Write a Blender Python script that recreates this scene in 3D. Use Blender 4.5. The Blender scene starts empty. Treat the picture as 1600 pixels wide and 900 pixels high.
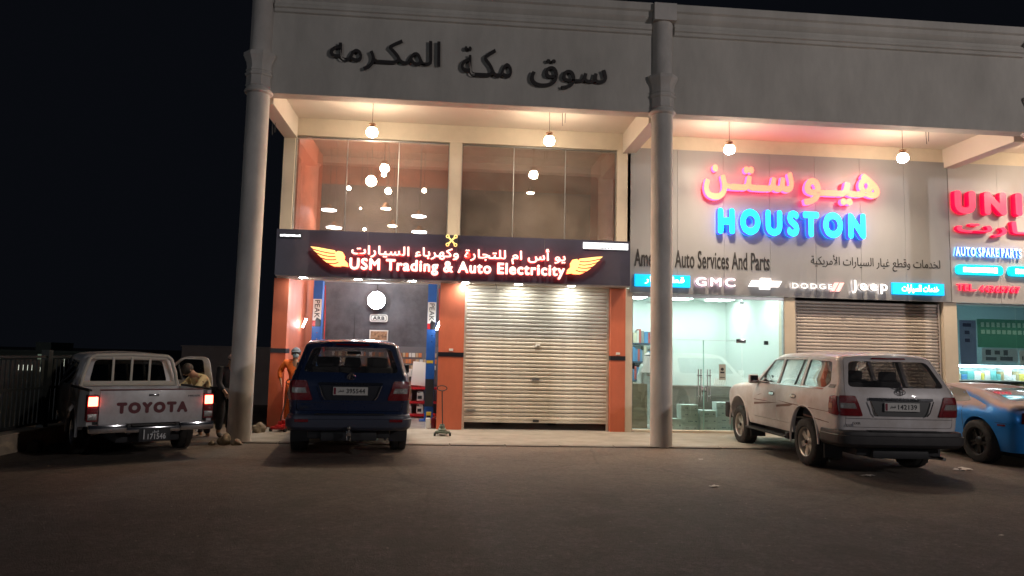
import bpy, bmesh, math, random
from mathutils import Vector, Matrix
from mathutils.bvhtree import BVHTree
random.seed(7)
S = bpy.context.scene
COL = S.collection
R = math.radians

# ------------------------------------------------------------------ camera
cam = bpy.data.cameras.new('camera'); cam.sensor_width = 36; cam.lens = 25.1
cam.clip_start = .05; cam.clip_end = 2000
co = bpy.data.objects.new('camera', cam); COL.objects.link(co); S.camera = co
yaw, pitch, roll = 0.0848, 0.0949, 0.0226
F = Vector((math.sin(yaw)*math.cos(pitch), math.cos(yaw)*math.cos(pitch), math.sin(pitch)))
Rt = Vector((math.cos(yaw), -math.sin(yaw), 0)); U = Rt.cross(F)
R2 = math.cos(roll)*Rt + math.sin(roll)*U; U2 = -math.sin(roll)*Rt + math.cos(roll)*U
co.matrix_world = Matrix(((R2.x, U2.x, -F.x, 0), (R2.y, U2.y, -F.y, 0), (R2.z, U2.z, -F.z, 1.6), (0, 0, 0, 1)))
# ------------------------------------------------------------------ night sky
w = bpy.data.worlds.new('World'); S.world = w; w.use_nodes = True
bg = w.node_tree.nodes['Background']; bg.inputs[0].default_value = (.0026, .0031, .0046, 1); bg.inputs[1].default_value = 1.0
# ------------------------------------------------------------------ car park street light and an added fill light, behind the camera
def street_or_fill_light(loc, power, colr, radius=.25):
    l = bpy.data.lights.new('street_or_fill_light', 'POINT'); l.energy = power; l.color = colr; l.shadow_soft_size = radius
    o = bpy.data.objects.new('street_or_fill_light', l); o.location = loc; COL.objects.link(o)
street_or_fill_light((20, -8, 9.5), 4800, (1, .93, .92), .3)
street_or_fill_light((-20, -26, 7), 3000, (.86, .92, 1), .5)  # unseen cool fill light, added to lift the dark areas
S.view_settings.view_transform = 'Standard'; S.view_settings.look = 'None'
S.view_settings.exposure = 0; S.view_settings.gamma = 1
S.cycles.use_denoising = True
S.cycles.max_bounces = 6; S.cycles.transparent_max_bounces = 16
S.cycles.sample_clamp_indirect = 6; S.cycles.caustics_reflective = False; S.cycles.caustics_refractive = False

# ================================================================== materials
def nt(m):
    m.use_nodes = True
    return m.node_tree, m.node_tree.nodes, m.node_tree.links
def mat(name, c, rough=.6, metal=0, var=0, scale=4, bump=0, bscale=60, coat=0, spec=.5, dirt=None, streak=None):
    m = bpy.data.materials.new(name); t, N, L = nt(m); b = N['Principled BSDF']
    b.inputs['Base Color'].default_value = (*c, 1); b.inputs['Roughness'].default_value = rough
    b.inputs['Metallic'].default_value = metal; b.inputs['Coat Weight'].default_value = coat
    b.inputs['Specular IOR Level'].default_value = spec
    tc = N.new('ShaderNodeTexCoord')
    if var or dirt:
        mp = N.new('ShaderNodeMapping'); L.new(tc.outputs['Object'], mp.inputs[0])
        if streak: mp.inputs['Scale'].default_value = streak
        n = N.new('ShaderNodeTexNoise'); n.inputs['Scale'].default_value = scale; n.inputs['Detail'].default_value = 7
        n.inputs['Roughness'].default_value = .65
        L.new(mp.outputs[0], n.inputs[0])
        r = N.new('ShaderNodeValToRGB'); L.new(n.outputs[0], r.inputs[0])
        d = dirt or tuple(x*(1-var) for x in c); u = tuple(min(1, x*(1+var*.6)) for x in c)
        r.color_ramp.elements[0].position = .32; r.color_ramp.elements[0].color = (*d, 1)
        r.color_ramp.elements[1].position = .68; r.color_ramp.elements[1].color = (*u, 1)
        L.new(r.outputs[0], b.inputs['Base Color'])
        mr = N.new('ShaderNodeMapRange'); L.new(n.outputs[0], mr.inputs[0])
        mr.inputs[3].default_value = min(1, rough*1.2); mr.inputs[4].default_value = rough*.8
        L.new(mr.outputs[0], b.inputs['Roughness'])
    if bump:
        n2 = N.new('ShaderNodeTexNoise'); n2.inputs['Scale'].default_value = bscale; n2.inputs['Detail'].default_value = 5
        L.new(tc.outputs['Object'], n2.inputs[0])
        bp = N.new('ShaderNodeBump'); bp.inputs['Strength'].default_value = bump; bp.inputs['Distance'].default_value = .01
        L.new(n2.outputs[0], bp.inputs['Height']); L.new(bp.outputs[0], b.inputs['Normal'])
    return m
def emis(name, c, s, base=None):
    m = bpy.data.materials.new(name); t, N, L = nt(m); b = N['Principled BSDF']
    b.inputs['Base Color'].default_value = (*(base or c), 1); b.inputs['Roughness'].default_value = .4
    b.inputs['Emission Color'].default_value = (*c, 1); b.inputs['Emission Strength'].default_value = s
    return m
def glass(name, tint=(1, 1, 1), refl=.08, dust_haze=0., dcol=(.5, .45, .4), dscale=3):
    m = bpy.data.materials.new(name); t, N, L = nt(m); N.remove(N['Principled BSDF'])
    out = N['Material Output']
    tr = N.new('ShaderNodeBsdfTransparent'); tr.inputs[0].default_value = (*tint, 1)
    gl = N.new('ShaderNodeBsdfGlossy'); gl.inputs['Roughness'].default_value = .02; gl.inputs[0].default_value = (1, 1, 1, 1)
    fr = N.new('ShaderNodeLayerWeight'); fr.inputs[0].default_value = .35
    mr = N.new('ShaderNodeMapRange'); L.new(fr.outputs['Facing'], mr.inputs[0]); mr.inputs[3].default_value = refl; mr.inputs[4].default_value = .8
    mx = N.new('ShaderNodeMixShader'); L.new(mr.outputs[0], mx.inputs[0]); L.new(tr.outputs[0], mx.inputs[1]); L.new(gl.outputs[0], mx.inputs[2])
    last = mx
    if dust_haze:
        df = N.new('ShaderNodeBsdfDiffuse'); df.inputs[0].default_value = (*dcol, 1)
        tc = N.new('ShaderNodeTexCoord'); n = N.new('ShaderNodeTexNoise'); n.inputs['Scale'].default_value = dscale; n.inputs['Detail'].default_value = 9; n.inputs['Roughness'].default_value = .75
        L.new(tc.outputs['Object'], n.inputs[0]); m2 = N.new('ShaderNodeMapRange'); L.new(n.outputs[0], m2.inputs[0])
        m2.inputs[1].default_value = .35; m2.inputs[2].default_value = .8; m2.inputs[3].default_value = dust_haze*.65; m2.inputs[4].default_value = dust_haze*1.45
        m3 = N.new('ShaderNodeMixShader'); L.new(m2.outputs[0], m3.inputs[0]); L.new(mx.outputs[0], m3.inputs[1]); L.new(df.outputs[0], m3.inputs[2]); last = m3
    L.new(last.outputs[0], out.inputs[0])
    return m

M = {}
M['plaster'] = mat('painted_plaster', (.56, .525, .475), .85, var=.20, scale=1.1, bump=.25, bscale=40, streak=(1, 1, .35))
M['column'] = mat('column_plaster', (.60, .56, .52), .8, var=.22, scale=1.8, bump=.3, bscale=60, streak=(1, 1, .5))
M['cream'] = mat('cream_paint', (.66, .58, .47), .75, var=.08, scale=2, bump=.15)
M['soffit'] = mat('soffit_paint', (.70, .64, .55), .85, var=.05, scale=1)
M['orange'] = mat('orange_paint', (.60, .15, .075), .55, var=.12, scale=3, bump=.1, streak=(1, 1, .4))
M['band'] = mat('black_band', (.012, .013, .018), .35)
M['darkwall'] = mat('dark_grey_wall', (.12, .12, .14), .75, var=.5, scale=1.4)
M['interior_upper'] = mat('orange_brown_wall', (.32, .13, .09), .8, var=.2, scale=1.5)
M['signblack'] = mat('black_acrylic', (.045, .045, .075), .30, var=.2, scale=2, coat=.3)
M['alu'] = mat('brushed_aluminium', (.45, .45, .46), .35, metal=.9, var=.15, scale=8)
M['panel'] = mat('composite_panel', (.28, .285, .30), .42, var=.06, scale=1.2, streak=(1, 1, .3))
M['panel2'] = mat('pale_composite_panel', (.42, .41, .42), .42, var=.06, scale=1.2)
M['shutter'] = mat('galvanised_slat', (.66, .61, .52), .5, metal=.08, var=.22, scale=2.2, dirt=(.50, .44, .35), streak=(1, 1, 3))
M['shutter2'] = mat('tan_slat', (.50, .44, .40), .5, metal=.2, var=.15, scale=2)
M['paving'] = mat('pavement_concrete', (.29, .265, .22), .75, var=.25, scale=1.6, bump=.3, bscale=30)
M['kerb'] = mat('kerb_concrete', (.22, .19, .16), .85, var=.25, scale=3, bump=.4)
M['floor'] = mat('workshop_floor', (.42, .39, .36), .22, var=.25, scale=2.2)
M['shopwall'] = mat('shop_white_wall', (.80, .86, .83), .7)
M['tile'] = mat('shop_floor_tile', (.62, .64, .60), .25)
def randval(m, lo, hi):
    t, N, L = nt(m); b = N['Principled BSDF']; src = b.inputs['Base Color'].links[0].from_socket; oi = N.new('ShaderNodeObjectInfo')
    mr = N.new('ShaderNodeMapRange'); L.new(oi.outputs['Random'], mr.inputs[0]); mr.inputs[3].default_value = lo; mr.inputs[4].default_value = hi
    mx = N.new('ShaderNodeMix'); mx.data_type = 'RGBA'; mx.blend_type = 'MULTIPLY'; mx.inputs[0].default_value = 1; L.new(src, mx.inputs[6]); L.new(mr.outputs[0], mx.inputs[7]); L.new(mx.outputs[2], b.inputs['Base Color'])
randval(M['shutter'], .78, 1.05); randval(M['shutter2'], .80, 1.05)
M['glass'] = glass('clear_glass', (.90, .97, .95), .06)
M['upglass'] = glass('dusty_hazy_glass', (.80, .76, .74), .10, .17, (.50, .42, .36), 2.6)  # some real dust; the rest is lamp glow haze put into the colour
M['steel'] = mat('polished_steel', (.6, .6, .6), .18, metal=1)
M['darkmetal'] = mat('dark_painted_metal', (.03, .03, .032), .45)
M['chrome'] = mat('chrome', (.75, .75, .77), .1, metal=1)
M['rubber'] = mat('tyre_rubber', (.022, .02, .019), .85, var=.3, scale=12, bump=.2, bscale=50)
M['blackplastic'] = mat('black_plastic', (.016, .016, .018), .6, var=.2, scale=9)
M['interior'] = mat('car_interior', (.05, .045, .045), .8)
M['seat'] = mat('grey_seat_cloth', (.14, .13, .125), .9, bump=.3)
M['white'] = mat('white_paper', (.75, .74, .70), .7)
M['red'] = mat('red_paint', (.55, .02, .025), .4)
M['blue'] = mat('blue_lift_paint', (.02, .13, .48), .4, var=.15, scale=5)
M['yellow'] = mat('yellow_plastic', (.75, .55, .05), .45)
M['bulb'] = emis('warm_lamp_glow', (1, .80, .58), 185)
M['downlight'] = emis('downlight_glow', (.95, .97, .92), 200)
M['cool'] = emis('cool_lamp_glow', (.9, .96, 1), 55)
M['flood'] = emis('work_lamp_glow', (.86, .95, 1), 110)
M['warmsmall'] = emis('warm_pendant_glow', (1, .88, .70), 70)
M['rust'] = mat('lamp_fitting_brown', (.18, .09, .05), .5, metal=.4)
def asphalt():
    m = bpy.data.materials.new('asphalt'); t, N, L = nt(m); b = N['Principled BSDF']
    tc = N.new('ShaderNodeTexCoord')
    def noise(s, d=6, r=.6, st=None):
        n = N.new('ShaderNodeTexNoise'); n.inputs['Scale'].default_value = s; n.inputs['Detail'].default_value = d; n.inputs['Roughness'].default_value = r
        if st:
            mp = N.new('ShaderNodeMapping'); mp.inputs['Scale'].default_value = st; L.new(tc.outputs['Object'], mp.inputs[0]); L.new(mp.outputs[0], n.inputs[0])
        else: L.new(tc.outputs['Object'], n.inputs[0])
        return n
    a = noise(.35, 6, .6, (1, .6, 1)); f = noise(70, 3, .7); s = noise(2.2, 8, .7)
    r = N.new('ShaderNodeValToRGB'); L.new(a.outputs[0], r.inputs[0])
    r.color_ramp.elements[0].position = .36; r.color_ramp.elements[0].color = (.032, .026, .027, 1)
    r.color_ramp.elements[1].position = .66; r.color_ramp.elements[1].color = (.054, .044, .044, 1)
    def mul(c, n, lo, hi, p0=.3, p1=.7):
        mr = N.new('ShaderNodeMapRange'); L.new(n.outputs[0], mr.inputs[0]); mr.inputs[1].default_value = p0; mr.inputs[2].default_value = p1
        mr.inputs[3].default_value = lo; mr.inputs[4].default_value = hi
        mx = N.new('ShaderNodeMix'); mx.data_type = 'RGBA'; mx.blend_type = 'MULTIPLY'; mx.inputs[0].default_value = 1
        L.new(c, mx.inputs[6]); L.new(mr.outputs[0], mx.inputs[7]); return mx.outputs[2]
    gr = noise(16, 4, .75); c = mul(r.outputs[0], s, .62, 1.25); c = mul(c, f, .45, 1.5); c = mul(c, gr, .55, 1.4)
    st = noise(.9, 4, .5); c = mul(c, st, .45, 1.0, .34, .42)      # oil stains
    # sandy tan mixed in towards the kerb, thinning out over the first metres of asphalt
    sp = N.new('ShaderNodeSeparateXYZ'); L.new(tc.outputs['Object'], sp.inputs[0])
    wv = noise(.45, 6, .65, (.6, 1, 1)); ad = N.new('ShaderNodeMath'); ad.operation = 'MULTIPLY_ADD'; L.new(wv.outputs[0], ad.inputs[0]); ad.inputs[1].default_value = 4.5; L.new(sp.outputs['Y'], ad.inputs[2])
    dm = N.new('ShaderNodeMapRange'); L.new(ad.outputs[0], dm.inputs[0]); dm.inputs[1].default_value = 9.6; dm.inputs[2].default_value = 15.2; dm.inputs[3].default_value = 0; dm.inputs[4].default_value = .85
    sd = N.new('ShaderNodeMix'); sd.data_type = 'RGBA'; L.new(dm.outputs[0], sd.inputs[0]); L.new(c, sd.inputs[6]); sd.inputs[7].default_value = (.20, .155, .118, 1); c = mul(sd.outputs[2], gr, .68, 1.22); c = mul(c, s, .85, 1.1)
    # loose grit
    vo = N.new('ShaderNodeTexVoronoi'); vo.inputs['Scale'].default_value = 9; L.new(tc.outputs['Object'], vo.inputs[0])
    g1 = N.new('ShaderNodeMath'); g1.operation = 'LESS_THAN'; L.new(vo.outputs['Distance'], g1.inputs[0]); g1.inputs[1].default_value = .085
    sc = N.new('ShaderNodeSeparateColor'); L.new(vo.outputs['Color'], sc.inputs[0]); g2 = N.new('ShaderNodeMath'); g2.operation = 'GREATER_THAN'; L.new(sc.outputs[0], g2.inputs[0]); g2.inputs[1].default_value = .72
    g3 = N.new('ShaderNodeMath'); g3.operation = 'MULTIPLY'; L.new(g1.outputs[0], g3.inputs[0]); L.new(g2.outputs[0], g3.inputs[1])
    gm = N.new('ShaderNodeMix'); gm.data_type = 'RGBA'; L.new(g3.outputs[0], gm.inputs[0]); L.new(c, gm.inputs[6]); gm.inputs[7].default_value = (.20, .17, .15, 1); c = gm.outputs[2]
    # hairline cracks
    vc = N.new('ShaderNodeTexVoronoi'); vc.feature = 'DISTANCE_TO_EDGE'; vc.inputs['Scale'].default_value = .38; vc.inputs['Randomness'].default_value = 1
    nd = noise(2.5, 5, .7); mxv = N.new('ShaderNodeMix'); mxv.data_type = 'VECTOR'; mxv.inputs[0].default_value = .12; L.new(tc.outputs['Object'], mxv.inputs[4]); L.new(nd.outputs['Color'], mxv.inputs[5]); L.new(mxv.outputs[1], vc.inputs[0])
    cr = N.new('ShaderNodeMapRange'); L.new(vc.outputs['Distance'], cr.inputs[0]); cr.inputs[1].default_value = 0; cr.inputs[2].default_value = .012; cr.inputs[3].default_value = .72; cr.inputs[4].default_value = 1
    cm_ = N.new('ShaderNodeMix'); cm_.data_type = 'RGBA'; cm_.blend_type = 'MULTIPLY'; cm_.inputs[0].default_value = 1; L.new(c, cm_.inputs[6]); L.new(cr.outputs[0], cm_.inputs[7]); c = cm_.outputs[2]
    L.new(c, b.inputs['Base Color']); b.inputs['Roughness'].default_value = .72
    bp = N.new('ShaderNodeBump'); bp.inputs['Strength'].default_value = 1.0; bp.inputs['Distance'].default_value = .02
    L.new(f.outputs[0], bp.inputs['Height']); L.new(bp.outputs[0], b.inputs['Normal'])
    return m
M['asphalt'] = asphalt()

# ================================================================== mesh helpers
def bb(bm, x0, x1, y0, y1, z0, z1, mi=0):
    v = [bm.verts.new(p) for p in ((x0, y0, z0), (x1, y0, z0), (x1, y1, z0), (x0, y1, z0), (x0, y0, z1), (x1, y0, z1), (x1, y1, z1), (x0, y1, z1))]
    fs = []
    for q in ((3, 2, 1, 0), (4, 5, 6, 7), (0, 1, 5, 4), (1, 2, 6, 5), (2, 3, 7, 6), (3, 0, 4, 7)):
        f = bm.faces.new([v[i] for i in q]); f.material_index = mi; fs.append(f)
    return v
def rbox(bm, c, s, rot=None, bev=.01, mi=0, seg=2):
    t = bmesh.new(); bb(t, -s[0]/2, s[0]/2, -s[1]/2, s[1]/2, -s[2]/2, s[2]/2, mi)
    if bev: bmesh.ops.bevel(t, geom=t.edges[:], offset=bev, segments=seg, affect='EDGES', profile=.6)
    mtx = Matrix.Translation(c) @ (rot.to_4x4() if rot else Matrix())
    merge(bm, t, mtx, mi)
def merge(bm, t, mtx=Matrix(), mi=None):
    vm = {v: bm.verts.new(mtx @ v.co) for v in t.verts}
    for f in t.faces:
        try:
            n = bm.faces.new([vm[v] for v in f.verts]); n.material_index = f.material_index if mi is None else mi; n.smooth = f.smooth
        except ValueError: pass
    t.free()
def ring(bm, c, r, n, ax, ay):
    return [bm.verts.new(c + ax*(math.cos(2*math.pi*i/n)*r) + ay*(math.sin(2*math.pi*i/n)*r)) for i in range(n)]
def axes(d):
    d = d.normalized(); a = d.orthogonal().normalized(); return a, d.cross(a)
def cyl(bm, p0, p1, r0, r1=None, n=16, mi=0, caps=True):
    p0, p1 = Vector(p0), Vector(p1); r1 = r0 if r1 is None else r1
    a, b = axes(p1-p0); A = ring(bm, p0, r0, n, a, b); B = ring(bm, p1, r1, n, a, b)
    for i in range(n):
        f = bm.faces.new((A[i], A[(i+1) % n], B[(i+1) % n], B[i])); f.material_index = mi; f.smooth = True
    if caps:
        bm.faces.new(A[::-1]).material_index = mi; bm.faces.new(B).material_index = mi
def tube(bm, pts, r, n=8, mi=0):
    pts = [Vector(p) for p in pts]; prev = None; a0 = None
    for i, p in enumerate(pts):
        d = (pts[min(i+1, len(pts)-1)] - pts[max(i-1, 0)]).normalized()
        if a0 is None: a0 = d.orthogonal().normalized()
        a0 = (a0 - d*a0.dot(d)).normalized(); b = d.cross(a0)
        rr = r[i] if isinstance(r, (list, tuple)) else r
        A = ring(bm, p, rr, n, a0, b)
        if prev:
            for k in range(n):
                f = bm.faces.new((prev[k], prev[(k+1) % n], A[(k+1) % n], A[k])); f.material_index = mi; f.smooth = True
        else: bm.faces.new(A[::-1]).material_index = mi
        prev = A
    bm.faces.new(prev).material_index = mi
def lathe(bm, prof, n=32, mtx=Matrix(), mi=0, smooth=True, caps=True, phase=0):
    prev = None
    for r, z in prof:
        A = [bm.verts.new(mtx @ Vector((math.cos(2*math.pi*i/n+phase)*r, math.sin(2*math.pi*i/n+phase)*r, z))) for i in range(n)]
        if prev:
            for k in range(n):
                f = bm.faces.new((prev[k], prev[(k+1) % n], A[(k+1) % n], A[k])); f.material_index = mi; f.smooth = smooth
        elif caps: bm.faces.new(A[::-1]).material_index = mi
        prev = A
    if caps: bm.faces.new(prev).material_index = mi
def ax3(axis, u, v, w_):
    return {'x': (w_, u, v), 'y': (u, w_, v), 'z': (u, v, w_)}[axis]
def prism(bm, poly, axis, a, b, mi=0):
    A = [bm.verts.new(ax3(axis, p[0], p[1], a)) for p in poly]; B = [bm.verts.new(ax3(axis, p[0], p[1], b)) for p in poly]
    n = len(poly); fs = [bm.faces.new(A), bm.faces.new(B[::-1])]
    for i in range(n): fs.append(bm.faces.new((A[(i+1) % n], A[i], B[i], B[(i+1) % n])))
    for f in fs: f.material_index = mi
    return fs
def rpoly(pts, r, n=4):
    out = []; N = len(pts)
    for i in range(N):
        p = Vector(pts[i][:2]); a = Vector(pts[i-1][:2]); b = Vector(pts[(i+1) % N][:2])
        rr = min(pts[i][2] if len(pts[i]) > 2 else r, (a-p).length*.45, (b-p).length*.45)
        if rr < .001: out.append((p.x, p.y)); continue
        s = p+(a-p).normalized()*rr; e = p+(b-p).normalized()*rr
        for k in range(n+1):
            t = k/n; q = s*(1-t)**2 + p*2*t*(1-t) + e*t*t; out.append((q.x, q.y))
    return out
def finish(me, ang=35):
    me.polygons.foreach_set('use_smooth', [True]*len(me.polygons))
    me.set_sharp_from_angle(angle=R(ang)); me.update()
def mk(bm, name, mats, parent=None, ang=35, norm=True, kind=None, loc=None):
    if norm: bmesh.ops.recalc_face_normals(bm, faces=bm.faces[:])
    me = bpy.data.meshes.new(name); bm.to_mesh(me); bm.free()
    for m in (mats if isinstance(mats, (list, tuple)) else [mats]): me.materials.append(m)
    finish(me, ang)
    return link(me, name, parent, kind, loc)
def link(me, name, parent=None, kind=None, loc=None):
    o = bpy.data.objects.new(name, me); COL.objects.link(o)
    if parent: o.parent = parent
    if kind: o['kind'] = kind
    if loc: o.location = loc
    return o
def tag(o, label, cat, group=None):
    o['label'] = label; o['category'] = cat
    if group: o['group'] = group
    return o
def thing(name, label, cat, loc=(0, 0, 0), rz=0, group=None):
    o = bpy.data.objects.new(name, None); COL.objects.link(o); o.location = loc; o.rotation_euler = (0, 0, rz)
    o.empty_display_size = .2
    return tag(o, label, cat, group)
def kids(o): return [c for c in bpy.data.objects if c.parent == o]
def copy_tree(o, parent=None):
    c = o.copy(); COL.objects.link(c); c.parent = parent
    for ch in kids(o): copy_tree(ch, c)
    return c
def boxes(name, m, parent, *bs, bev=0, kind=None, ang=35):
    bm = bmesh.new()
    for q in bs:
        if bev: rbox(bm, ((q[0]+q[1])/2, (q[2]+q[3])/2, (q[4]+q[5])/2), (q[1]-q[0], q[3]-q[2], q[5]-q[4]), bev=bev)
        else: bb(bm, *q)
    return mk(bm, name, m, parent, ang, kind=kind)

# ------------------------------------------------------------------ lettering
AR = {'ا': (0xFE8D, 0xFE8E), 'أ': (0xFE83, 0xFE84), 'ء': (0xFE80,), 'ب': (0xFE8F, 0xFE90, 0xFE91, 0xFE92), 'ة': (0xFE93, 0xFE94),
      'ت': (0xFE95, 0xFE96, 0xFE97, 0xFE98), 'ج': (0xFE9D, 0xFE9E, 0xFE9F, 0xFEA0), 'خ': (0xFEA5, 0xFEA6, 0xFEA7, 0xFEA8), 'د': (0xFEA9, 0xFEAA),
      'ر': (0xFEAD, 0xFEAE), 'س': (0xFEB1, 0xFEB2, 0xFEB3, 0xFEB4), 'ط': (0xFEC1, 0xFEC2, 0xFEC3, 0xFEC4), 'ع': (0xFEC9, 0xFECA, 0xFECB, 0xFECC),
      'غ': (0xFECD, 0xFECE, 0xFECF, 0xFED0), 'ق': (0xFED5, 0xFED6, 0xFED7, 0xFED8), 'ك': (0xFED9, 0xFEDA, 0xFEDB, 0xFEDC), 'ل': (0xFEDD, 0xFEDE, 0xFEDF, 0xFEE0),
      'م': (0xFEE1, 0xFEE2, 0xFEE3, 0xFEE4), 'ن': (0xFEE5, 0xFEE6, 0xFEE7, 0xFEE8), 'ه': (0xFEE9, 0xFEEA, 0xFEEB, 0xFEEC), 'و': (0xFEED, 0xFEEE),
      'ي': (0xFEF1, 0xFEF2, 0xFEF3, 0xFEF4), 'ـ': (0x0640,)*4, 'ﻷ': (0xFEF7, 0xFEF8)}
def shape(word):
    word = word.replace('لأ', 'ﻷ'); out = []
    for i, c in enumerate(word):
        f = AR.get(c)
        if not f: out.append(c); continue
        prv = i > 0 and len(AR.get(word[i-1], ())) == 4; nx = len(f) == 4 and i+1 < len(word) and len(AR.get(word[i+1], ())) >= 2
        k = (3 if prv else 2) if nx else (1 if prv and len(f) > 1 else 0)
        out.append(chr(f[k]))
    return ''.join(reversed(out))
_g = {}
def glyph(ch, off):
    k = (ch, off); wt = off*.62; off = min(0, off)
    if k in _g: return _g[k]
    def ev(s, ex):
        c = bpy.data.curves.new('t', 'FONT'); c.body = s; c.extrude = ex; c.offset = off; c.resolution_u = 5
        o = bpy.data.objects.new('t', c); COL.objects.link(o)
        dg = bpy.context.evaluated_depsgraph_get(); me = bpy.data.meshes.new_from_object(o.evaluated_get(dg))
        bpy.data.objects.remove(o); return me
    def mx(s):
        me = ev(s, 0); r = max((v.co.x for v in me.vertices), default=0); bpy.data.meshes.remove(me); return r
    adv = mx('I'+ch+'I') - mx('II') if ch != ' ' else .28
    me = ev(ch, .5) if ch != ' ' else None
    if me and wt > 0:      # heavier weight: the outline swept round a small circle
        b_ = bmesh.new(); sh = [(0, 0)] + [(math.cos(q*math.pi/4)*wt, math.sin(q*math.pi/4)*wt) for q in range(8)]
        for q, (dx, dy) in enumerate(sh):
            t_ = bmesh.new(); t_.from_mesh(me)
            for v in t_.verts:
                if v.co.z > 0: v.co.z += .004*q
                v.co.x += dx; v.co.y += dy
            merge(b_, t_)
        me = bpy.data.meshes.new('g'); b_.to_mesh(me); b_.free()
    _g[k] = (me, adv); return _g[k]
def text(parent, s, box, frame, depth, mats, off=0, split='letter', arabic=False, space=1, name=None, ital=0, standoff=0, track=0):
    """letters fitted into box (u0,u1,v0,v1) of frame (origin, right, up, out)"""
    O, ur, uu, un = [Vector(q) for q in frame]
    words = s.split(' ')
    if arabic: words = [shape(x) for x in words][::-1]
    x = 0; items = []
    for wi, wd in enumerate(words):
        if wi: x += .3*space
        grp = []
        for ch in wd:
            me, adv = glyph(ch, off)
            if me and len(me.vertices): grp.append((me, x))
            x += adv + track + max(0, off)*1.1
        items.append(grp)
    vs = [(v.co.x+dx+ital*v.co.y, v.co.y) for g in items for me, dx in g for v in me.vertices]
    a0, a1 = min(v[0] for v in vs), max(v[0] for v in vs); b0, b1 = min(v[1] for v in vs), max(v[1] for v in vs)
    su, sv = (box[1]-box[0])/(a1-a0), (box[3]-box[2])/(b1-b0)
    objs = []; groups = [[g] for grp in items for g in grp] if split == 'letter' else ([grp for grp in items] if split == 'word' else [[g for grp in items for g in grp]])
    for grp in groups:
        if not grp: continue
        bm = bmesh.new()
        for gi, (me, dx) in enumerate(grp):
            t = bmesh.new(); t.from_mesh(me)
            for v in t.verts:
                u_ = box[0]+(v.co.x+dx+ital*v.co.y-a0)*su; v_ = box[2]+(v.co.y-b0)*sv
                w_ = standoff + (depth + (gi % 3)*.0008 + (v.co.z-.5)*.05 if v.co.z > 0 else (gi % 3)*.0008)
                v.co = O + ur*u_ + uu*v_ + un*w_
            merge(bm, t)
        bm.normal_update()
        for f in bm.faces: f.material_index = 0 if abs(f.normal.dot(un)) > .7 else min(1, len(mats)-1)
        n = name or ('word' if split != 'letter' else 'letter')
        objs.append(mk(bm, n, mats, parent, 30, norm=False))
    return objs

# ================================================================== ground
def sheet(name, m, x0, x1, y0, y1, z, nx=1, ny=1, kind='structure'):
    bm = bmesh.new(); g = [[bm.verts.new((x0+(x1-x0)*i/nx, y0+(y1-y0)*j/ny, z)) for j in range(ny+1)] for i in range(nx+1)]
    for i in range(nx):
        for j in range(ny): bm.faces.new((g[i][j], g[i+1][j], g[i+1][j+1], g[i][j+1]))
    return mk(bm, name, m, None, kind=kind)
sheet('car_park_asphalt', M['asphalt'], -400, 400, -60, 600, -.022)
pv = boxes('pavement', M['paving'], None, (-3.95, 20, 13.18, 15.62, -.3, 0), kind='structure')
bm = bmesh.new(); x = -3.95
while x < 19:
    rbox(bm, (x+.5, 13.09, -.06), (.985, .17, .121), bev=.012); x += 1.0
kb = mk(bm, 'kerb', M['kerb'], pv); kb['kind'] = 'stuff'
sheet('sand_lot', mat('dry_sand', (.20, .155, .12), .95, var=.3, scale=.6, bump=.4, bscale=12), -60, -6.9, 5, 120, -.016)
sheet('side_yard', mat('sandy_ground', (.19, .15, .12), .95, var=.3, scale=1.5, bump=.4, bscale=14), -6.4, -3.8, 13.4, 60, -.014)

# ================================================================== market building
B = thing('market_building', 'cream two storey market building with round columns and a deep lettered fascia', 'building', (0, 13.17, 0))
B.location = (0, 0, 0)
bm = bmesh.new()
bb(bm, -3.74, 19, 13.17, 13.45, 6.35, 8.44)
fa = mk(bm, 'fascia', M['plaster'], B)
bm = bmesh.new()
prof = [(13.17, 7.90), (13.13, 7.92), (13.13, 7.98), (13.10, 8.00), (13.10, 8.06), (13.14, 8.09), (13.14, 8.15), (13.09, 8.20), (13.07, 8.24), (13.07, 8.33), (13.03, 8.36), (13.03, 8.50), (13.5, 8.50), (13.5, 8.445), (13.165, 8.445)]
for a, b in ((-3.45, 3.74), (4.20, 11.5), (11.98, 19)): prism(bm, prof, 'x', a, b)
mk(bm, 'cornice', M['plaster'], B, 25)
CX = (-3.67, 3.97, 11.75)
for x in CX:
    bm = bmesh.new()
    lathe(bm, [(.212, 0), (.212, .02), (.205, .04), (.203, 6.30), (.2, 6.34)], 40, Matrix.Translation((x, 13.20, -.01)))
    c_ = mk(bm, 'column', M['column'], B, 30)
    bm = bmesh.new()
    lathe(bm, [(.205, 6.30), (.245, 6.32), (.258, 6.35), (.245, 6.38), (.225, 6.40), (.222, 6.43)], 32, Matrix.Translation((x, 13.20, 0)))
    lathe(bm, [(.225, 6.42), (.245, 6.44), (.232, 6.47), (.232, 6.62), (.255, 6.64), (.262, 6.67), (.235, 6.69), (.232, 6.71), (.248, 6.725), (.248, 6.74), (.235, 6.755), (.232, 6.80), (.245, 6.88), (.285, 6.97), (.30, 7.0), (.30, 7.06), (.23, 7.09)], 8, Matrix.Translation((x, 13.20, 0)), smooth=False, phase=R(22.5))
    mk(bm, 'capital', M['column'], c_, 20)
    bm = bmesh.new(); lathe(bm, [(.20, 7.06), (.20, 8.16)], 36, Matrix.Translation((x, 13.20, 0)))
    bb(bm, x-.22, x+.22, 12.955, 13.3, 8.14, 8.48)
    mk(bm, 'upper_shaft', M['column'], c_)
boxes('canopy_soffit', M['soffit'], B, (-3.74, 19, 13.452, 15.9, 6.70, 6.9))
bm = bmesh.new()
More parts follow.
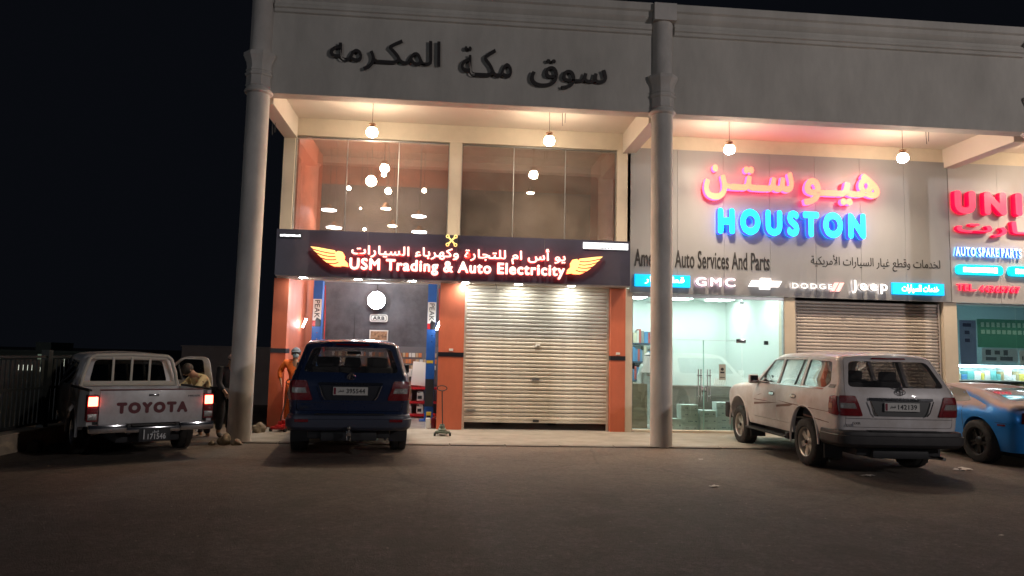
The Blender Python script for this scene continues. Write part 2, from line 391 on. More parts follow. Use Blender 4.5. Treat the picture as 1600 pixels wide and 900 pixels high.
bb(bm, -3.74, 3.92, 15.60, 15.9, 6.31, 6.698); bb(bm, 3.922, 19, 15.60, 15.9, 6.38, 6.698)
mk(bm, 'facade_beam', M['cream'], B)
for x in (-3.60, 3.92, 11.62):
    boxes('canopy_beam', M['soffit'], B, (x-.14, x+.14, 13.452, 15.598, 6.24, 6.698))
for a, b in ((-3.74, -3.50), (-.13, .14), (3.66, 3.90)):
    boxes('facade_post', M['cream'], B, (a, b, 15.60, 15.88, 3.15, 6.308))
boxes('facade_post', M['cream'], B, (3.872, 4.03, 15.60, 15.9, 0, 3.149))
boxes('facade_post', M['cream'], B, (7.55, 7.80, 15.60, 15.9, 0, 3.1))
boxes('facade_post', M['cream'], B, (11.38, 11.70, 15.60, 15.9, 0, 3.1))
# lintel under upper windows, hidden mostly by the sign
boxes('lintel', M['cream'], B, (-3.5, -.13, 15.62, 15.86, 3.15, 4.0), (.14, 3.66, 15.62, 15.86, 3.15, 4.0))
# orange ground floor pillars
for a, b, pl in ((-3.78, -3.47, 0), (-.24, .30, 1), (3.54, 3.87, 1)):
    p = boxes('orange_pillar', M['orange'], B, (a, b, 15.58, 15.92, 0, 3.149))
    boxes('black_band', M['band'], p, (a-.004, b+.004, 15.572, 15.925, 1.555, 1.65))
    if pl: boxes('number_plate', M['white'], p, ((a+b)/2-.045, (a+b)/2+.045, 15.571, 15.578, 1.68, 1.73))
# outer walls
boxes('side_wall', M['plaster'], B, (-3.76, -3.52, 15.93, 26, 0, 8.4))
boxes('rear_wall', M['plaster'], B, (-3.76, 19, 26, 26.2, 0, 8.4))
boxes('roof', M['plaster'], B, (-3.76, 19, 15.905, 26.2, 8.0, 8.4))
boxes('parapet_wall', M['plaster'], B, (-3.74, 19, 13.455, 13.6, 6.905, 8.42))
# upper glazing, three panes a bay
for a, b in ((-3.50, -.13), (.14, 3.66)):
    for i in range(3):
        x0, x1 = a+(b-a)*i/3, a+(b-a)*(i+1)/3
        boxes('window_pane', M['upglass'], B, (x0+.004, x1-.004, 15.70, 15.708, 4.0, 6.308))
        if i: boxes('glazing_joint', M['alu'], B, (x0-.009, x0+.009, 15.69, 15.699, 4.0, 6.308))
    boxes('window_frame', M['alu'], B, (a, b, 15.68, 15.73, 6.285, 6.3075), (a, a+.02, 15.68, 15.73, 4.0, 6.284), (b-.02, b, 15.68, 15.73, 4.0, 6.284))
# workshop interior
boxes('workshop_floor', M['floor'], B, (-3.51, 3.66, 15.62, 19.0, -.1, .002))
bm = bmesh.new(); bb(bm, -3.51, 3.70, 18.8, 18.95, 0, 6.0); mk(bm, 'workshop_back_wall', M['darkwall'], B)
boxes('workshop_upper_wall', M['interior_upper'], B, (-3.51, 3.70, 18.8, 18.95, 6.002, 6.75))
boxes('workshop_ceiling', M['interior_upper'], B, (-3.51, 3.70, 15.91, 18.95, 6.76, 6.88))
boxes('workshop_side_wall', M['orange'], B, (-3.52, -3.48, 15.925, 18.798, 0, 6.75))
boxes('workshop_side_wall', M['orange'], B, (3.68, 3.88, 15.925, 18.798, 0, 6.75))
boxes('partition_wall', M['darkwall'], B, (-.04, .06, 15.925, 18.798, 0, 5.9))
# shutters
def shutter(name, label, x0, x1, z0, z1, y, m, pitch_):
    t = thing(name, label, 'shutter', ((x0+x1)/2, y, z0)); W = (x1-x0)/2 - .05
    n = round((z1-z0)/pitch_); h = (z1-z0)/n
    bm = bmesh.new(); pr = [(0, .006), (-.007, h*.12), (-.012, h*.35), (-.012, h*.62), (-.006, h*.88), (.002, h*.985), (.012, h*.985), (.012, .006)]
    prism(bm, pr, 'x', -W, W)
    s0 = mk(bm, 'slat', m, t, 40)
    for i in range(1, n):
        s = s0.copy(); COL.objects.link(s); s.location = (0, random.uniform(-.0015, .0015), i*h); s.rotation_euler = (random.uniform(-.03, .03), random.uniform(-.0009, .0009), 0)
    boxes('bottom_bar', m, t, (-W, W, -.025, .02, -.05, .003))
    for s in (-1, 1):
        bm = bmesh.new(); bb(bm, s*(W+.05)-.05*(s > 0)*1-0*(s), s*(W+.05)+.05*(s < 0), -.04, .03, -z0, z1-z0)
        mk(bm, 'guide_rail', m, t)
    return t
sh = shutter('roller_shutter', 'ribbed beige roller shutter pulled nearly shut between two orange pillars', .305, 3.535, .20, 3.15, 15.76, M['shutter'], .082)
boxes('lock_handle', M['white'], sh, (-.03, .07, -.045, -.018, 1.63, 1.68), (-.04, -.01, -.05, -.018, 1.60, 1.64), bev=.006)
boxes('lock_plate', M['alu'], sh, (-.10, .07, -.03, -.018, .88, .93))
boxes('maker_plate', M['alu'], sh, (-1.52, -1.32, -.03, -.018, .18, .23))
boxes('pull_handle', M['darkmetal'], sh, (-.06, .07, -.045, -.02, -.03, .02))
sh2 = shutter('roller_shutter', 'tan ribbed roller shutter fully down behind the white off-road car', 7.83, 11.36, .04, 3.02, 15.74, M['shutter2'], .075)
for s, x0 in ((-1, 7.83), (1, 11.36)):
    bm = bmesh.new(); 
    for k in range(34): bb(bm, (x0-.07 if s > 0 else x0+.05), (x0-.05 if s > 0 else x0+.07), 15.70-.004, 15.70, .1+k*.085, .13+k*.085)
    o = mk(bm, 'rail_slots', M['darkmetal'], None); o.parent = sh2; o.matrix_parent_inverse = Matrix.Translation(sh2.location).inverted(); o['kind'] = 'stuff'

# ================================================================== pendant lamps under the canopy
PX = [(-1.70, 'bright globe pendant lamp above the left upper window'), (1.92, 'bright globe pendant lamp above the dim right upper window'),
      (5.76, 'bright globe pendant lamp at the left above the orange glowing Arabic sign'), (9.62, 'bright globe pendant lamp at the right end above the big orange Arabic sign')]
def pendant(x, label, y=14.3, zt=6.70, zl=6.03, group='pendant lamps under the canopy'):
    t = thing('pendant_lamp', label, 'lamp', (x, y, zl), 0, group)
    bm = bmesh.new(); lathe(bm, [(.0, zt-zl), (.06, zt-zl-.005), (.06, zt-zl-.02), (.012, zt-zl-.045)], 16, caps=False); mk(bm, 'ceiling_rose', M['rust'], t)
    bm = bmesh.new(); cyl(bm, (0, 0, zt-zl-.03), (0, 0, .18), .006, n=6); mk(bm, 'rod', M['rust'], t)
    bm = bmesh.new(); lathe(bm, [(.008, .21), (.05, .20), (.075, .185), (.075, .17), (.045, .165), (.05, .12), (.075, .10)], 20); mk(bm, 'fitting', M['rust'], t)
    bm = bmesh.new(); lathe(bm, [(.05, .115), (.085, .085), (.11, .03), (.112, -.0), (.10, -.045), (.06, -.075), (.01, -.085)], 24); mk(bm, 'globe', M['bulb'], t)
    sp_ = bpy.data.lights.new('pendant_beam', 'SPOT'); sp_.energy = 520; sp_.color = (1, .78, .55); sp_.spot_size = R(150); sp_.spot_blend = 1; sp_.shadow_soft_size = .10
    so = bpy.data.objects.new('pendant_beam', sp_); so.location = (0, 0, -.12); so.parent = t; COL.objects.link(so)
    return t
for x, l in PX: pendant(x, l)
pendant(13.6, 'bright globe pendant lamp above the red lettering at the right edge')
# bare hooks / cables hanging from the soffit
for x, y, l in ((2.22, 14.3, 'short bare cable loop hanging from the soffit beside the second globe lamp'), (10.2, 14.3, 'short bare cable loop hanging from the soffit right of the last globe lamp'), (-3.72, 14.6, 'bare cable end hanging at the outer left beam')):
    bm = bmesh.new(); z0 = 6.7 if x > -3 else 6.3
    tube(bm, [(-.035, 0, z0), (-.03, 0, z0-.2), (-.025, 0, z0-.32)], .006, 6); tube(bm, [(.03, 0, z0), (.025, 0, z0-.15), (.022, 0, z0-.26)], .006, 6); tube(bm, [(-.04, 0, z0-.004), (0, 0, z0-.006), (.04, 0, z0-.004)], .006, 6)
    o = mk(bm, 'hanging_cable', M['darkmetal']); o.location = (x, y, 0); tag(o, l, 'cable', 'cable ends hanging from the canopy')

# ================================================================== black workshop sign
E_red = emis('red_halo_light', (1, .02, .01), 13)
E_wht = emis('pinkish_white_letter_light', (1, .80, .72), 1.25)
E_wing = emis('yellow_wing_light', (1, .78, .26), 1.0)
E_led = emis('white_led_light', (.92, .96, 1), 2.2)
SG = thing('shop_sign', 'long black illuminated workshop sign with red haloed lettering between two yellow wings', 'sign', (0, 15.3, 3.2))
def loc(o): o.matrix_parent_inverse = Matrix.Translation(SG.location).inverted(); return o
for i in range(4):
    a, b = -3.72+7.62*i/4, -3.72+7.62*(i+1)/4
    loc(boxes('sign_panel', M['signblack'], SG, (a+.004, b-.004, 15.30, 15.33, 3.19, 4.17)))
loc(boxes('sign_casing', M['alu'], SG, (-3.71, 3.89, 15.335, 15.575, 3.20, 4.16)))
loc(boxes('soffit_strip', mat('sign_soffit', (.42, .36, .34), .5), SG, (-3.70, 3.88, 15.31, 15.70, 3.165, 3.188)))
fr = ((0, 15.30, 0), (1, 0, 0), (0, 0, 1), (0, -1, 0))
for o in text(SG, 'USM Trading & Auto Electricity', (-2.17, 2.44, 3.275, 3.60), fr, .03, [E_wht, E_red], off=.055, standoff=.03, track=.0): loc(o)
for o in text(SG, 'يو أس ام للتجارة وكهرباء السيارات', (-2.14, 2.45, 3.575, 3.93), fr, .03, [E_wht, E_red], off=.030, standoff=.03, arabic=True, split='word'): loc(o)
def wing(cx, cz, sgn, sc=1):
    fs = [[(0, .0), (-.16, .02), (-.26, .16), (-.30, .30), (-.24, .36), (-.14, .34), (-.08, .24), (-.09, .16), (-.02, .09)]]  # shoulder
    feathers = [[(-.26, .30), (-.30, .37), (-.46, .40), (-.66, .44), (-.84, .46), (-.78, .40), (-.60, .34), (-.42, .30)],
                [(-.27, .29), (-.42, .29), (-.60, .33), (-.78, .385), (-.70, .31), (-.55, .25), (-.40, .22), (-.27, .23)],
                [(-.27, .22), (-.40, .21), (-.55, .24), (-.69, .295), (-.60, .20), (-.46, .15), (-.34, .15), (-.25, .17)],
                [(-.24, .16), (-.34, .14), (-.46, .14), (-.57, .165), (-.47, .075), (-.32, .06), (-.22, .10)],
                [(-.21, .09), (-.32, .05), (-.42, .055), (-.30, -.01), (-.16, -.01), (-.12, .015)]]
    p = None
    for k, f in enumerate(fs+feathers):
        gx = sum(q[0] for q in f)/len(f); gz = sum(q[1] for q in f)/len(f); kk = 1 if k == 0 else .90
        poly = [(cx+sgn*((gx+(x_-gx)*(1 if k == 0 else .97))*.97), cz+(gz+(z_-gz)*kk*(1 if k == 0 else .88))*.92) for x_, z_ in f]
        bm = bmesh.new(); prism(bm, poly, 'y', 15.235, 15.265, 1)
        bm.normal_update()
        for q in bm.faces:
            if abs(q.normal.y) > .7: q.material_index = 0
        o = mk(bm, 'wing' if k == 0 else 'feather', [E_wing, E_red], SG if k == 0 else p)
        if k == 0: p = loc(o)
        else: pass
        if k: o.matrix_parent_inverse = Matrix()
        if k == 0: pass
    return p
wing(-2.19, 3.40, 1); wing(2.47, 3.40, -1)
bm = bmesh.new()
for s in (-1, 1):
    tube(bm, [(-.03 - s*.075, 15.25, 3.96), (-.03+s*.075, 15.25, 4.12)], .016, 8)
    for e in (-1, 1):
        c = Vector((-.03+s*e*.085, 15.25, 4.04+e*.09)); pts = [c+Vector((math.cos(a*.785)*.032, 0, math.sin(a*.785)*.032)) for a in range(9)]; tube(bm, pts, .010, 6)
loc(mk(bm, 'piston_emblem', E_wing, SG))
# small led boards too far away to read
for a, b, z0, z1, n in ((-3.66, -3.20, 3.995, 4.065, 11), (2.84, 3.84, 3.985, 4.105, 14)):
    bd = loc(boxes('led_board', M['darkmetal'], SG, (a, b, 15.285, 15.299, z0-.012, z1+.012)))
    bm = bmesh.new(); random.seed(3)
    for k in range(n):
        x0 = a+.02+(b-a-.03)*k/n
        bb(bm, x0, x0+(b-a)/n*.72, 15.275, 15.284, z0+.01+random.random()*.01, z1-.008-random.random()*.012)
    if n == 14:
        bb(bm, a, b, 15.275, 15.284, z1+.002, z1+.01); bb(bm, a, b, 15.275, 15.284, z0-.01, z0-.002); bb(bm, b-.008, b, 15.275, 15.284, z0, z1); bb(bm, a, a+.1, 15.272, 15.283, z0+.005, z1-.005)
    o = mk(bm, 'led_strip', E_led, bd)
for x in (-3.17, -2.02, -.87, .28, 1.43, 2.60):
    bm = bmesh.new(); lathe(bm, [(.0, 3.163), (.088, 3.163), (.10, 3.158), (.108, 3.164), (.108, 3.168)], 24, Matrix.Translation((x+.02, 15.44, 0)), caps=False)
    d = loc(mk(bm, 'downlight', M['chrome'], SG))
    bm = bmesh.new(); lathe(bm, [(0, 3.150), (.05, 3.150), (.085, 3.157)], 20, Matrix.Translation((x+.02, 15.44, 0)), caps=False)
    for f in bm.faces: pass
    mk(bm, 'lamp_disc', M['downlight'], d)
bm = bmesh.new(); tube(bm, [(.97-.02, 15.4, 3.16), (.98, 15.41, 3.05), (.96, 15.4, 2.98)], .006, 6); loc(mk(bm, 'loose_wire', M['darkmetal'], SG))

# ================================================================== fascia lettering
LB = mat('dark_bronze_letters', (.035, .030, .030), .45)
FL = thing('fascia_lettering', 'large dark raised Arabic lettering across the fascia between the two columns', 'lettering', (0, 13.17, 7))
ff = ((0, 13.17, 0), (1, 0, 0), (0, 0, 1), (0, -1, 0))
for wd, bx in (('سوق', (1.37, 2.86, 6.70, 7.28)), ('مكـة', (.05, 1.02, 6.86, 7.44)), ('المكـرمه', (-2.40, -.34, 6.86, 7.50))):
    for o in text(FL, wd, bx, ff, .03, [LB], off=.008, arabic=True, split='word', standoff=.035): o.matrix_parent_inverse = Matrix.Translation(FL.location).inverted()

# ================================================================== big orange / cyan shop sign on its panel wall
def panel_wall(name, label, x0, x1, n, m, y=15.56):
    t = thing(name, label, 'cladding', (0, 0, 0))
    boxes('backing', M['darkmetal'], t, (x0, x1, y+.02, y+.035, 3.08, 6.37))
    for i in range(n):
        a, b = x0+(x1-x0)*i/n, x0+(x1-x0)*(i+1)/n
        boxes('panel', m, t, (a+.003, b-.003, y, y+.0195, 3.07, 6.375))
    return t
panel_wall('sign_cladding', 'grey composite panels behind the orange and cyan shop lettering', 3.96, 11.555, 7, M['panel'])
panel_wall('sign_cladding', 'pale composite panels behind the red lettering at the right edge', 11.57, 18.9, 6, M['panel2'])
HS = thing('shop_sign', 'glowing orange Arabic name over cyan Latin capitals on grey panels', 'sign', (0, 15.56, 4.4))
def hl(o): o.matrix_parent_inverse = Matrix.Translation(HS.location).inverted(); return o
fh = ((0, 15.56, 0), (1, 0, 0), (0, 0, 1), (0, -1, 0))
E_or = emis('orange_letter_face', (1, .30, .17), 1.0); E_ors = emis('red_letter_side', (1, .03, .11), 8.0)
E_cy = emis('cyan_letter_face', (0, .72, 1), 1.25); E_cys = emis('blue_letter_side', (.04, .04, 1), 2.6)
for wd, bx in (('هيـو', (7.95, 9.78, 5.18, 5.98)), ('سـتـن', (5.61, 7.72, 5.22, 6.03))):
    for o in text(HS, wd, bx, fh, .12, [E_or, E_ors], off=.05, arabic=True, split='word', standoff=.03): hl(o)
for o in text(HS, 'HOUSTON', (5.93, 9.42, 4.44, 5.04), fh, .12, [E_cy, E_cys], off=.105, standoff=.03, track=.12): hl(o)
BT = mat('black_vinyl_letters', (.02, .018, .018), .5)
for o in text(HS, 'American Auto Services And Parts', (4.06, 7.19, 3.66, 4.06), fh, .012, [BT], off=.016): hl(o)
for o in text(HS, 'لخدمات وقطع غيار السيارات الأمريكية', (8.17, 11.30, 3.74, 4.08), fh, .008, [BT], off=-.002, arabic=True, split='word'): hl(o)
E_w = emis('white_letter_face', (1, .97, .95), 1.05)
WS = mat('white_letter_side', (.5, .5, .5), .5)
def badge(name, cat, label):
    t = thing(name, label, cat, (0, 15.56, 3.3)); return t
def bl(o, t): o.matrix_parent_inverse = Matrix.Translation(t.location).inverted(); return o
E_box = emis('cyan_lightbox_face', (.0, .48, .95), 1.1)
for a, b, wd, l in ((4.06, 5.32, 'قطع غيار', 'small cyan light box with white Arabic words partly behind the column'), (10.09, 11.34, 'خدمات السيارات', 'small cyan light box with white Arabic words at the right end of the logo row')):
    t = badge('light_box', 'light box', l)
    bl(boxes('box', [E_box], t, (a, b, 15.50, 15.558, 3.21, 3.48)), t)
    for o in text(t, wd, (a+.22, b-.14, 3.24, 3.44), ((0, 15.50, 0), (1, 0, 0), (0, 0, 1), (0, -1, 0)), .012, [emis('white_word_light', (1, 1, 1), 2.2)], off=.02, arabic=True, split='word'): bl(o, t)
t = badge('truck_logo', 'logo', 'white illuminated three letter logo next to the left cyan light box')
for o in text(t, 'GMC', (5.43, 6.35, 3.25, 3.45), fh, .06, [emis('pink_white_letter', (1, .86, .92), 1.1), WS], off=.05, standoff=.04, track=.10): bl(o, t)
t = badge('bowtie_logo', 'logo', 'solid white illuminated bow tie shaped emblem above the shop door')
bm = bmesh.new(); sl = .09
prism(bm, [(6.67, 3.28), (6.93, 3.28), (6.93, 3.22), (7.16, 3.22), (7.16, 3.28), (7.36, 3.28), (7.44, 3.42), (7.18, 3.42), (7.18, 3.48), (6.95, 3.48), (6.95, 3.42), (6.75, 3.42)], 'y', 15.47, 15.54)
bl(mk(bm, 'emblem', E_w, t), t)
t = badge('wordmark_logo', 'logo', 'wide white illuminated wordmark ending in two slanted red stripes')
for o in text(t, 'DODGE', (7.67, 8.62, 3.27, 3.39), fh, .05, [E_w, WS], off=.022, standoff=.04, track=.14): bl(o, t)
for k in (0, 1):
    bm = bmesh.new(); x0 = 8.60+k*.13; prism(bm, [(x0, 3.23), (x0+.07, 3.23), (x0+.18, 3.43), (x0+.11, 3.43)], 'y', 15.47, 15.54)
    bl(mk(bm, 'stripe', emis('pink_stripe_light', (1, .50, .48), 1.1), t), t)
t = badge('wordmark_logo', 'logo', 'bold white illuminated four letter wordmark left of the right cyan light box')
for o in text(t, 'Jeep', (9.08, 9.94, 3.20, 3.50), fh, .06, [E_w, WS], off=.035, standoff=.04, track=.10): bl(o, t)

# ================================================================== red neighbouring sign
US = thing('shop_sign', 'large rounded red glowing capitals cut off by the right edge of the photo', 'sign', (0, 15.56, 5))
def ul(o): o.matrix_parent_inverse = Matrix.Translation(US.location).inverted(); return o
E_rd = emis('red_letter_face', (1, .03, .10), .95); E_rds = emis('dark_red_letter_side', (.6, .0, .05), 1.0)
for o in text(US, 'UNIPART', (11.60, 15.9, 5.13, 5.68), fh, .14, [E_rd, E_rds], off=.11, standoff=.02, track=.18): ul(o)
for o in text(US, 'يونيبـارت', (11.66, 15.3, 4.62, 5.0), fh, .10, [E_rd, E_rds], off=.04, standoff=.02, arabic=True, split='word'): ul(o)
for o in text(US, 'AUTO SPARE PARTS', (11.64, 13.28, 4.15, 4.36), fh, .06, [emis('icy_letter_face', (.55, .95, 1), 1.6), emis('blue_letter_edge', (.05, .10, 1), 1.2)], off=.035, standoff=.02, track=.06): ul(o)
for a, b in ((11.66, 12.80), (12.95, 14.1)):
    bm = bmesh.new(); prism(bm, rpoly([(a, 3.72), (b, 3.72), (b, 3.95), (a, 3.95)], .12, 6), 'y', 15.48, 15.558); p = ul(mk(bm, 'oval_light_box', emis('turquoise_box_face', (.0, .62, .85), 1.2), US))
    bm = bmesh.new(); random.seed(5)
    for k in range(9): bb(bm, a+.15+k*.095, a+.15+k*.095+.08, 15.47, 15.479, 3.77+random.random()*.01, 3.90-random.random()*.015)
    mk(bm, 'glow_strip', emis('white_box_print', (.95, 1, 1), 3), p)
for o in text(US, 'TEL.', (11.67, 12.14, 3.34, 3.50), fh, .04, [emis('red_phone_letters', (1, .06, .12), .9), E_rds], off=.04, standoff=.02): ul(o)
for o in text(US, '44365767', (12.22, 13.22, 3.32, 3.48), fh, .04, [emis('red_phone_digits', (1, .06, .12), .9), E_rds], off=.04, standoff=.02, track=.06): ul(o)

# ================================================================== glass shop
SH = thing('glass_shopfront', 'frameless glass shop front with double doors and long bar handles', 'shopfront', (0, 15.66, 0))
def sl_(o): o.matrix_parent_inverse = Matrix.Translation(SH.location).inverted(); return o
for nm, x0, x1, z0, z1 in (('fixed_pane', 4.05, 4.785, .05, 2.99), ('transom_pane', 4.795, 6.565, 2.055, 2.99), ('fixed_pane', 6.575, 7.53, .05, 2.99)):
    sl_(boxes(nm, M['glass'], SH, (x0, x1, 15.66, 15.67, z0, z1)))
for s, x0, x1 in ((1, 4.795, 5.675), (-1, 5.685, 6.565)):
    d = sl_(boxes('glass_door', M['glass'], SH, (x0, x1, 15.66, 15.67, .06, 2.045)))
    hx = x1-.10 if s > 0 else x0+.10
    bm = bmesh.new()
    for dx in (-.028, .028): cyl(bm, (hx+dx, 15.62, .68), (hx+dx, 15.62, 1.40), .013, n=10)
    for z in (.80, 1.26): cyl(bm, (hx-.05, 15.62, z), (hx+.05, 15.62, z), .012, n=8); cyl(bm, (hx, 15.62, z), (hx, 15.70, z), .010, n=8)
    mk(bm, 'bar_handle', M['steel'], d)
    boxes('lock', M['steel'], d, ((x1-.06 if s > 0 else x0+.005), (x1-.005 if s > 0 else x0+.06), 15.64, 15.69, .90, 1.02), bev=.004)
    boxes('door_edge', mat('green_glass_edge', (.45, .75, .68), .2), d, (x1-.004 if s > 0 else x0-.002, x1+.003 if s > 0 else x0+.004, 15.656, 15.674, .06, 2.045))
for x, z in ((4.79, 2.05), (6.57, 2.05)): sl_(boxes('hinge_fitting', M['steel'], SH, (x-.13, x+.09, 15.65, 15.68, z-.045, z+.045), bev=.004))
sl_(boxes('hinge_fitting', M['steel'], SH, (6.53, 6.62, 15.65, 15.68, 2.90, 2.93)))
sl_(boxes('door_rail_line', M['alu'], SH, (4.80, 6.56, 15.656, 15.674, 2.046, 2.054)))
sl_(boxes('frame', M['alu'], SH, (4.03, 7.55, 15.62, 15.72, 2.992, 3.07), (4.03, 4.048, 15.62, 15.72, 0, 2.99), (7.532, 7.55, 15.62, 15.72, 0, 2.99)))
sl_(boxes('threshold', M['cream'], SH, (4.05, 7.53, 15.55, 15.75, .0, .048)))
po = boxes('face_mask_notice', mat('notice_paper', (.42, .40, .34), .6), None, (6.03, 6.185, 15.652, 15.657, 1.17, 1.52)); tag(po, 'beige face mask notice stuck on the glass pane beside the door', 'notice')
bm = bmesh.new(); cyl(bm, (6.107, 15.650, 1.41), (6.107, 15.6515, 1.41), .035, n=16); bb(bm, 6.06, 6.155, 15.650, 15.6515, 1.32, 1.355); bb(bm, 6.05, 6.165, 15.650, 15.6515, 1.22, 1.235); mk(bm, 'printed_figure', M['band'], po)
bx = boxes('door_closer', M['darkmetal'], None, (7.13, 7.22, 15.72, 15.78, 1.98, 2.07), bev=.01); tag(bx, 'small dark box sensor mounted on the right glass pane', 'sensor')
# shop interior (part of the building)
boxes('shop_floor', M['tile'], B, (4.03, 7.60, 15.62, 19.3, -.1, .004))
boxes('shop_back_wall', M['shopwall'], B, (4.03, 7.62, 19.1, 19.2, 0, 3.3))
boxes('shop_side_wall', M['shopwall'], B, (7.56, 7.62, 15.905, 19.1, 0, 3.3), (3.90, 3.96, 15.905, 19.1, 0, 3.3))
boxes('shop_ceiling', M['shopwall'], B, (3.97, 7.55, 15.80, 19.1, 3.2, 3.3))
for i, (x, y) in enumerate(((4.7, 16.15), (5.9, 16.15), (7.0, 16.15), (4.7, 18.1), (5.9, 18.1), (7.0, 18.1))):
    pos_ = ('front left, above the white robed man', 'front middle, above the double doors', 'front right, above the fixed pane', 'rear left, above the file rack', 'rear middle, above the dark counter', 'rear right, in the far corner')[i]
    o = boxes('ceiling_panel_light', [emis('shop_panel_light', (.93, 1, .97), 20)], None, (-.29, .29, -.29, .29, 0, .02)); o.location = (x, y, 3.17)
    tag(o, 'square white ceiling panel light in the glass shop, ' + pos_, 'ceiling light', 'ceiling panel lights in the glass shop')
wood = mat('grey_wood_board', (.17, .14, .115), .55, var=.35, scale=2, streak=(1, 1, 9))
ct = thing('shop_counter', 'long dark grey timber counter running across the glass shop', 'counter', (0, 17.9, 0))
def cl(o): o.matrix_parent_inverse = Matrix.Translation(ct.location).inverted(); return o
for k in range(4): cl(boxes('board', wood, ct, (5.30, 7.25, 17.92, 17.95, .06+k*.21, .262+k*.21)))
cl(boxes('worktop', wood, ct, (5.28, 7.28, 17.88, 18.5, .905, .94))); cl(boxes('carcass', wood, ct, (5.31, 7.24, 17.952, 18.45, .05, .9)))
crt = mat('brown_wood_side', (.30, .23, .16), .6, var=.2, scale=2, streak=(1, 1, 8))
c2 = boxes('side_counter', crt, None, (4.06, 4.60, 16.4, 17.3, .005, 1.02)); tag(c2, 'pale brown timber side counter at the left end of the glass shop', 'counter')
for k in range(4): boxes('board', crt, c2, (4.065, 4.595, 16.385, 16.398, .03+k*.245, .265+k*.245))
# binder shelf
rk = thing('file_rack', 'dark blue steel rack full of files at the left of the glass shop', 'rack', (0, 18.7, 0))
def rl(o): o.matrix_parent_inverse = Matrix.Translation(rk.location).inverted(); return o
rb = mat('blue_grey_steel', (.05, .08, .13), .5)
for z in (1.02, 1.50, 1.98): rl(boxes('shelf', rb, rk, (4.05, 5.45, 18.55, 18.95, z, z+.04)))
for x in (4.05, 4.72, 5.42): rl(boxes('upright', rb, rk, (x, x+.04, 18.54, 18.96, 0, 2.45)))
random.seed(11); cols = [mat('file_'+n, c, .6) for n, c in (('cream', (.55, .50, .38)), ('blue', (.10, .25, .45)), ('white', (.65, .66, .62)), ('red', (.45, .10, .08)), ('grey', (.25, .27, .28)), ('brown', (.35, .22, .10)))]
for z in (1.06, 1.54, 2.02):
    x = 4.10
    while x < 5.38:
        wd = random.choice((.05, .06, .08, .11)); h_ = random.uniform(.26, .40)
        if abs(x+wd/2-4.74) > .06: rl(boxes('file', random.choice(cols), rk, (x, x+wd-.006, 18.56, 18.85, z, z+h_), bev=0))
        x += wd
# cartons
carton = mat('pale_teal_carton', (.70, .78, .75), .6, var=.08, scale=5); prn = mat('carton_print', (.28, .36, .37), .6)
random.seed(4)
def crate(x, y, z, w_, h_, label, d=.3):
    t = boxes('carton', carton, None, (-w_/2, w_/2, -d/2, d/2, 0, h_), bev=.004); t.location = (x, y, z); t.rotation_euler.z = random.uniform(-.04, .04)
    tag(t, label, 'box', 'cartons stacked behind the glass doors')
    bm = bmesh.new()
    u0 = -w_*random.uniform(.05, .3)
    for k in range(random.choice((1, 2, 3))): bb(bm, u0, u0+w_*.07, -d/2-.0016, -d/2+.001, h_*.42, h_*.58); u0 += w_*.09
    bb(bm, w_*.30, w_*.40, -d/2-.0016, -d/2+.001, h_*.40, h_*.55); bb(bm, -w_*.42, -w_*.30, -d/2-.0016, -d/2+.001, h_*.2, h_*.25)
    mk(bm, 'printed_mark', prn, t)
stacks = [(5.08, 16.0, .36, .27, 1), (5.44, 16.05, .40, .145, 4), (5.86, 16.0, .37, .155, 3), (6.28, 16.15, .34, .16, 4), (6.64, 16.1, .34, .16, 4)]
nm = ['left of the stacks beside the round column', 'second stack from the round column', 'middle stack below the door handles', 'stack right of the door handles', 'stack half hidden by the white car']
lv = [['single large'], ['lowest', 'second lowest', 'third', 'topmost'], ['lowest', 'middle', 'topmost'], ['lowest', 'second lowest', 'third', 'topmost'], ['lowest', 'second lowest', 'third', 'topmost']]
for i, (x, y, w_, h_, n) in enumerate(stacks):
    for k in range(n): crate(x+random.uniform(-.01, .01), y, .005+k*(h_+.002), w_, h_, f'{lv[i][k]} pale printed carton, {nm[i]}')
gp = thing('paper_roll', 'crumpled white plastic wrap lying on the counter near the notice', 'wrapping', (7.0, 18.1, .941))
bm = bmesh.new()
for k in range(5): cyl(bm, (-.14+k*.06, 0, .0+.03), (-.10+k*.06, .02, .22-.02*(k % 2)), .035, n=10)
mk(bm, 'wrap', M['white'], gp)
# ================================================================== right hand parts shop interior
boxes('parts_shop_floor', M['tile'], B, (11.7, 18.9, 15.62, 19, -.1, .004))
boxes('parts_shop_back_wall', mat('bluish_wall', (.35, .55, .62), .7), B, (11.7, 18.9, 19, 19.1, 0, 3.4))
boxes('parts_shop_side_wall', mat('olive_wall', (.42, .42, .22), .7), B, (11.64, 11.70, 15.905, 19, 0, 3.4))
boxes('parts_shop_ceiling', M['shopwall'], B, (11.7, 18.9, 15.7, 19, 3.3, 3.4))
boxes('parts_shop_sill', M['cream'], B, (11.702, 18.9, 15.60, 15.80, 0, .50))
PS = thing('parts_shop_window', 'wide glass window of the brightly lit parts shop at the right edge', 'window', (0, 0, 0))
for a, b in ((11.73, 13.2), (13.21, 14.7), (14.71, 16.2)): boxes('pane', M['glass'], PS, (a, b, 15.66, 15.67, .5, 3.03))
boxes('frame', M['alu'], PS, (11.702, 18.9, 15.63, 15.70, 3.035, 3.068), (11.702, 11.728, 15.63, 15.70, .5, 3.03))
for a, z0, w_ in ((11.75, 1.585, 1.45), (13.25, 1.585, 1.45)):
    o = boxes('tube_light', [emis('tube_light_glow', (.85, .96, 1), 40)], None, (a, a+w_, 15.92, 15.96, z0, z0+.045)); tag(o, 'bright white tube light over the shelf display, ' + ('nearest the cream pillar' if a < 12 else 'right of the first'), 'tube light', 'tube lights in the parts shop')
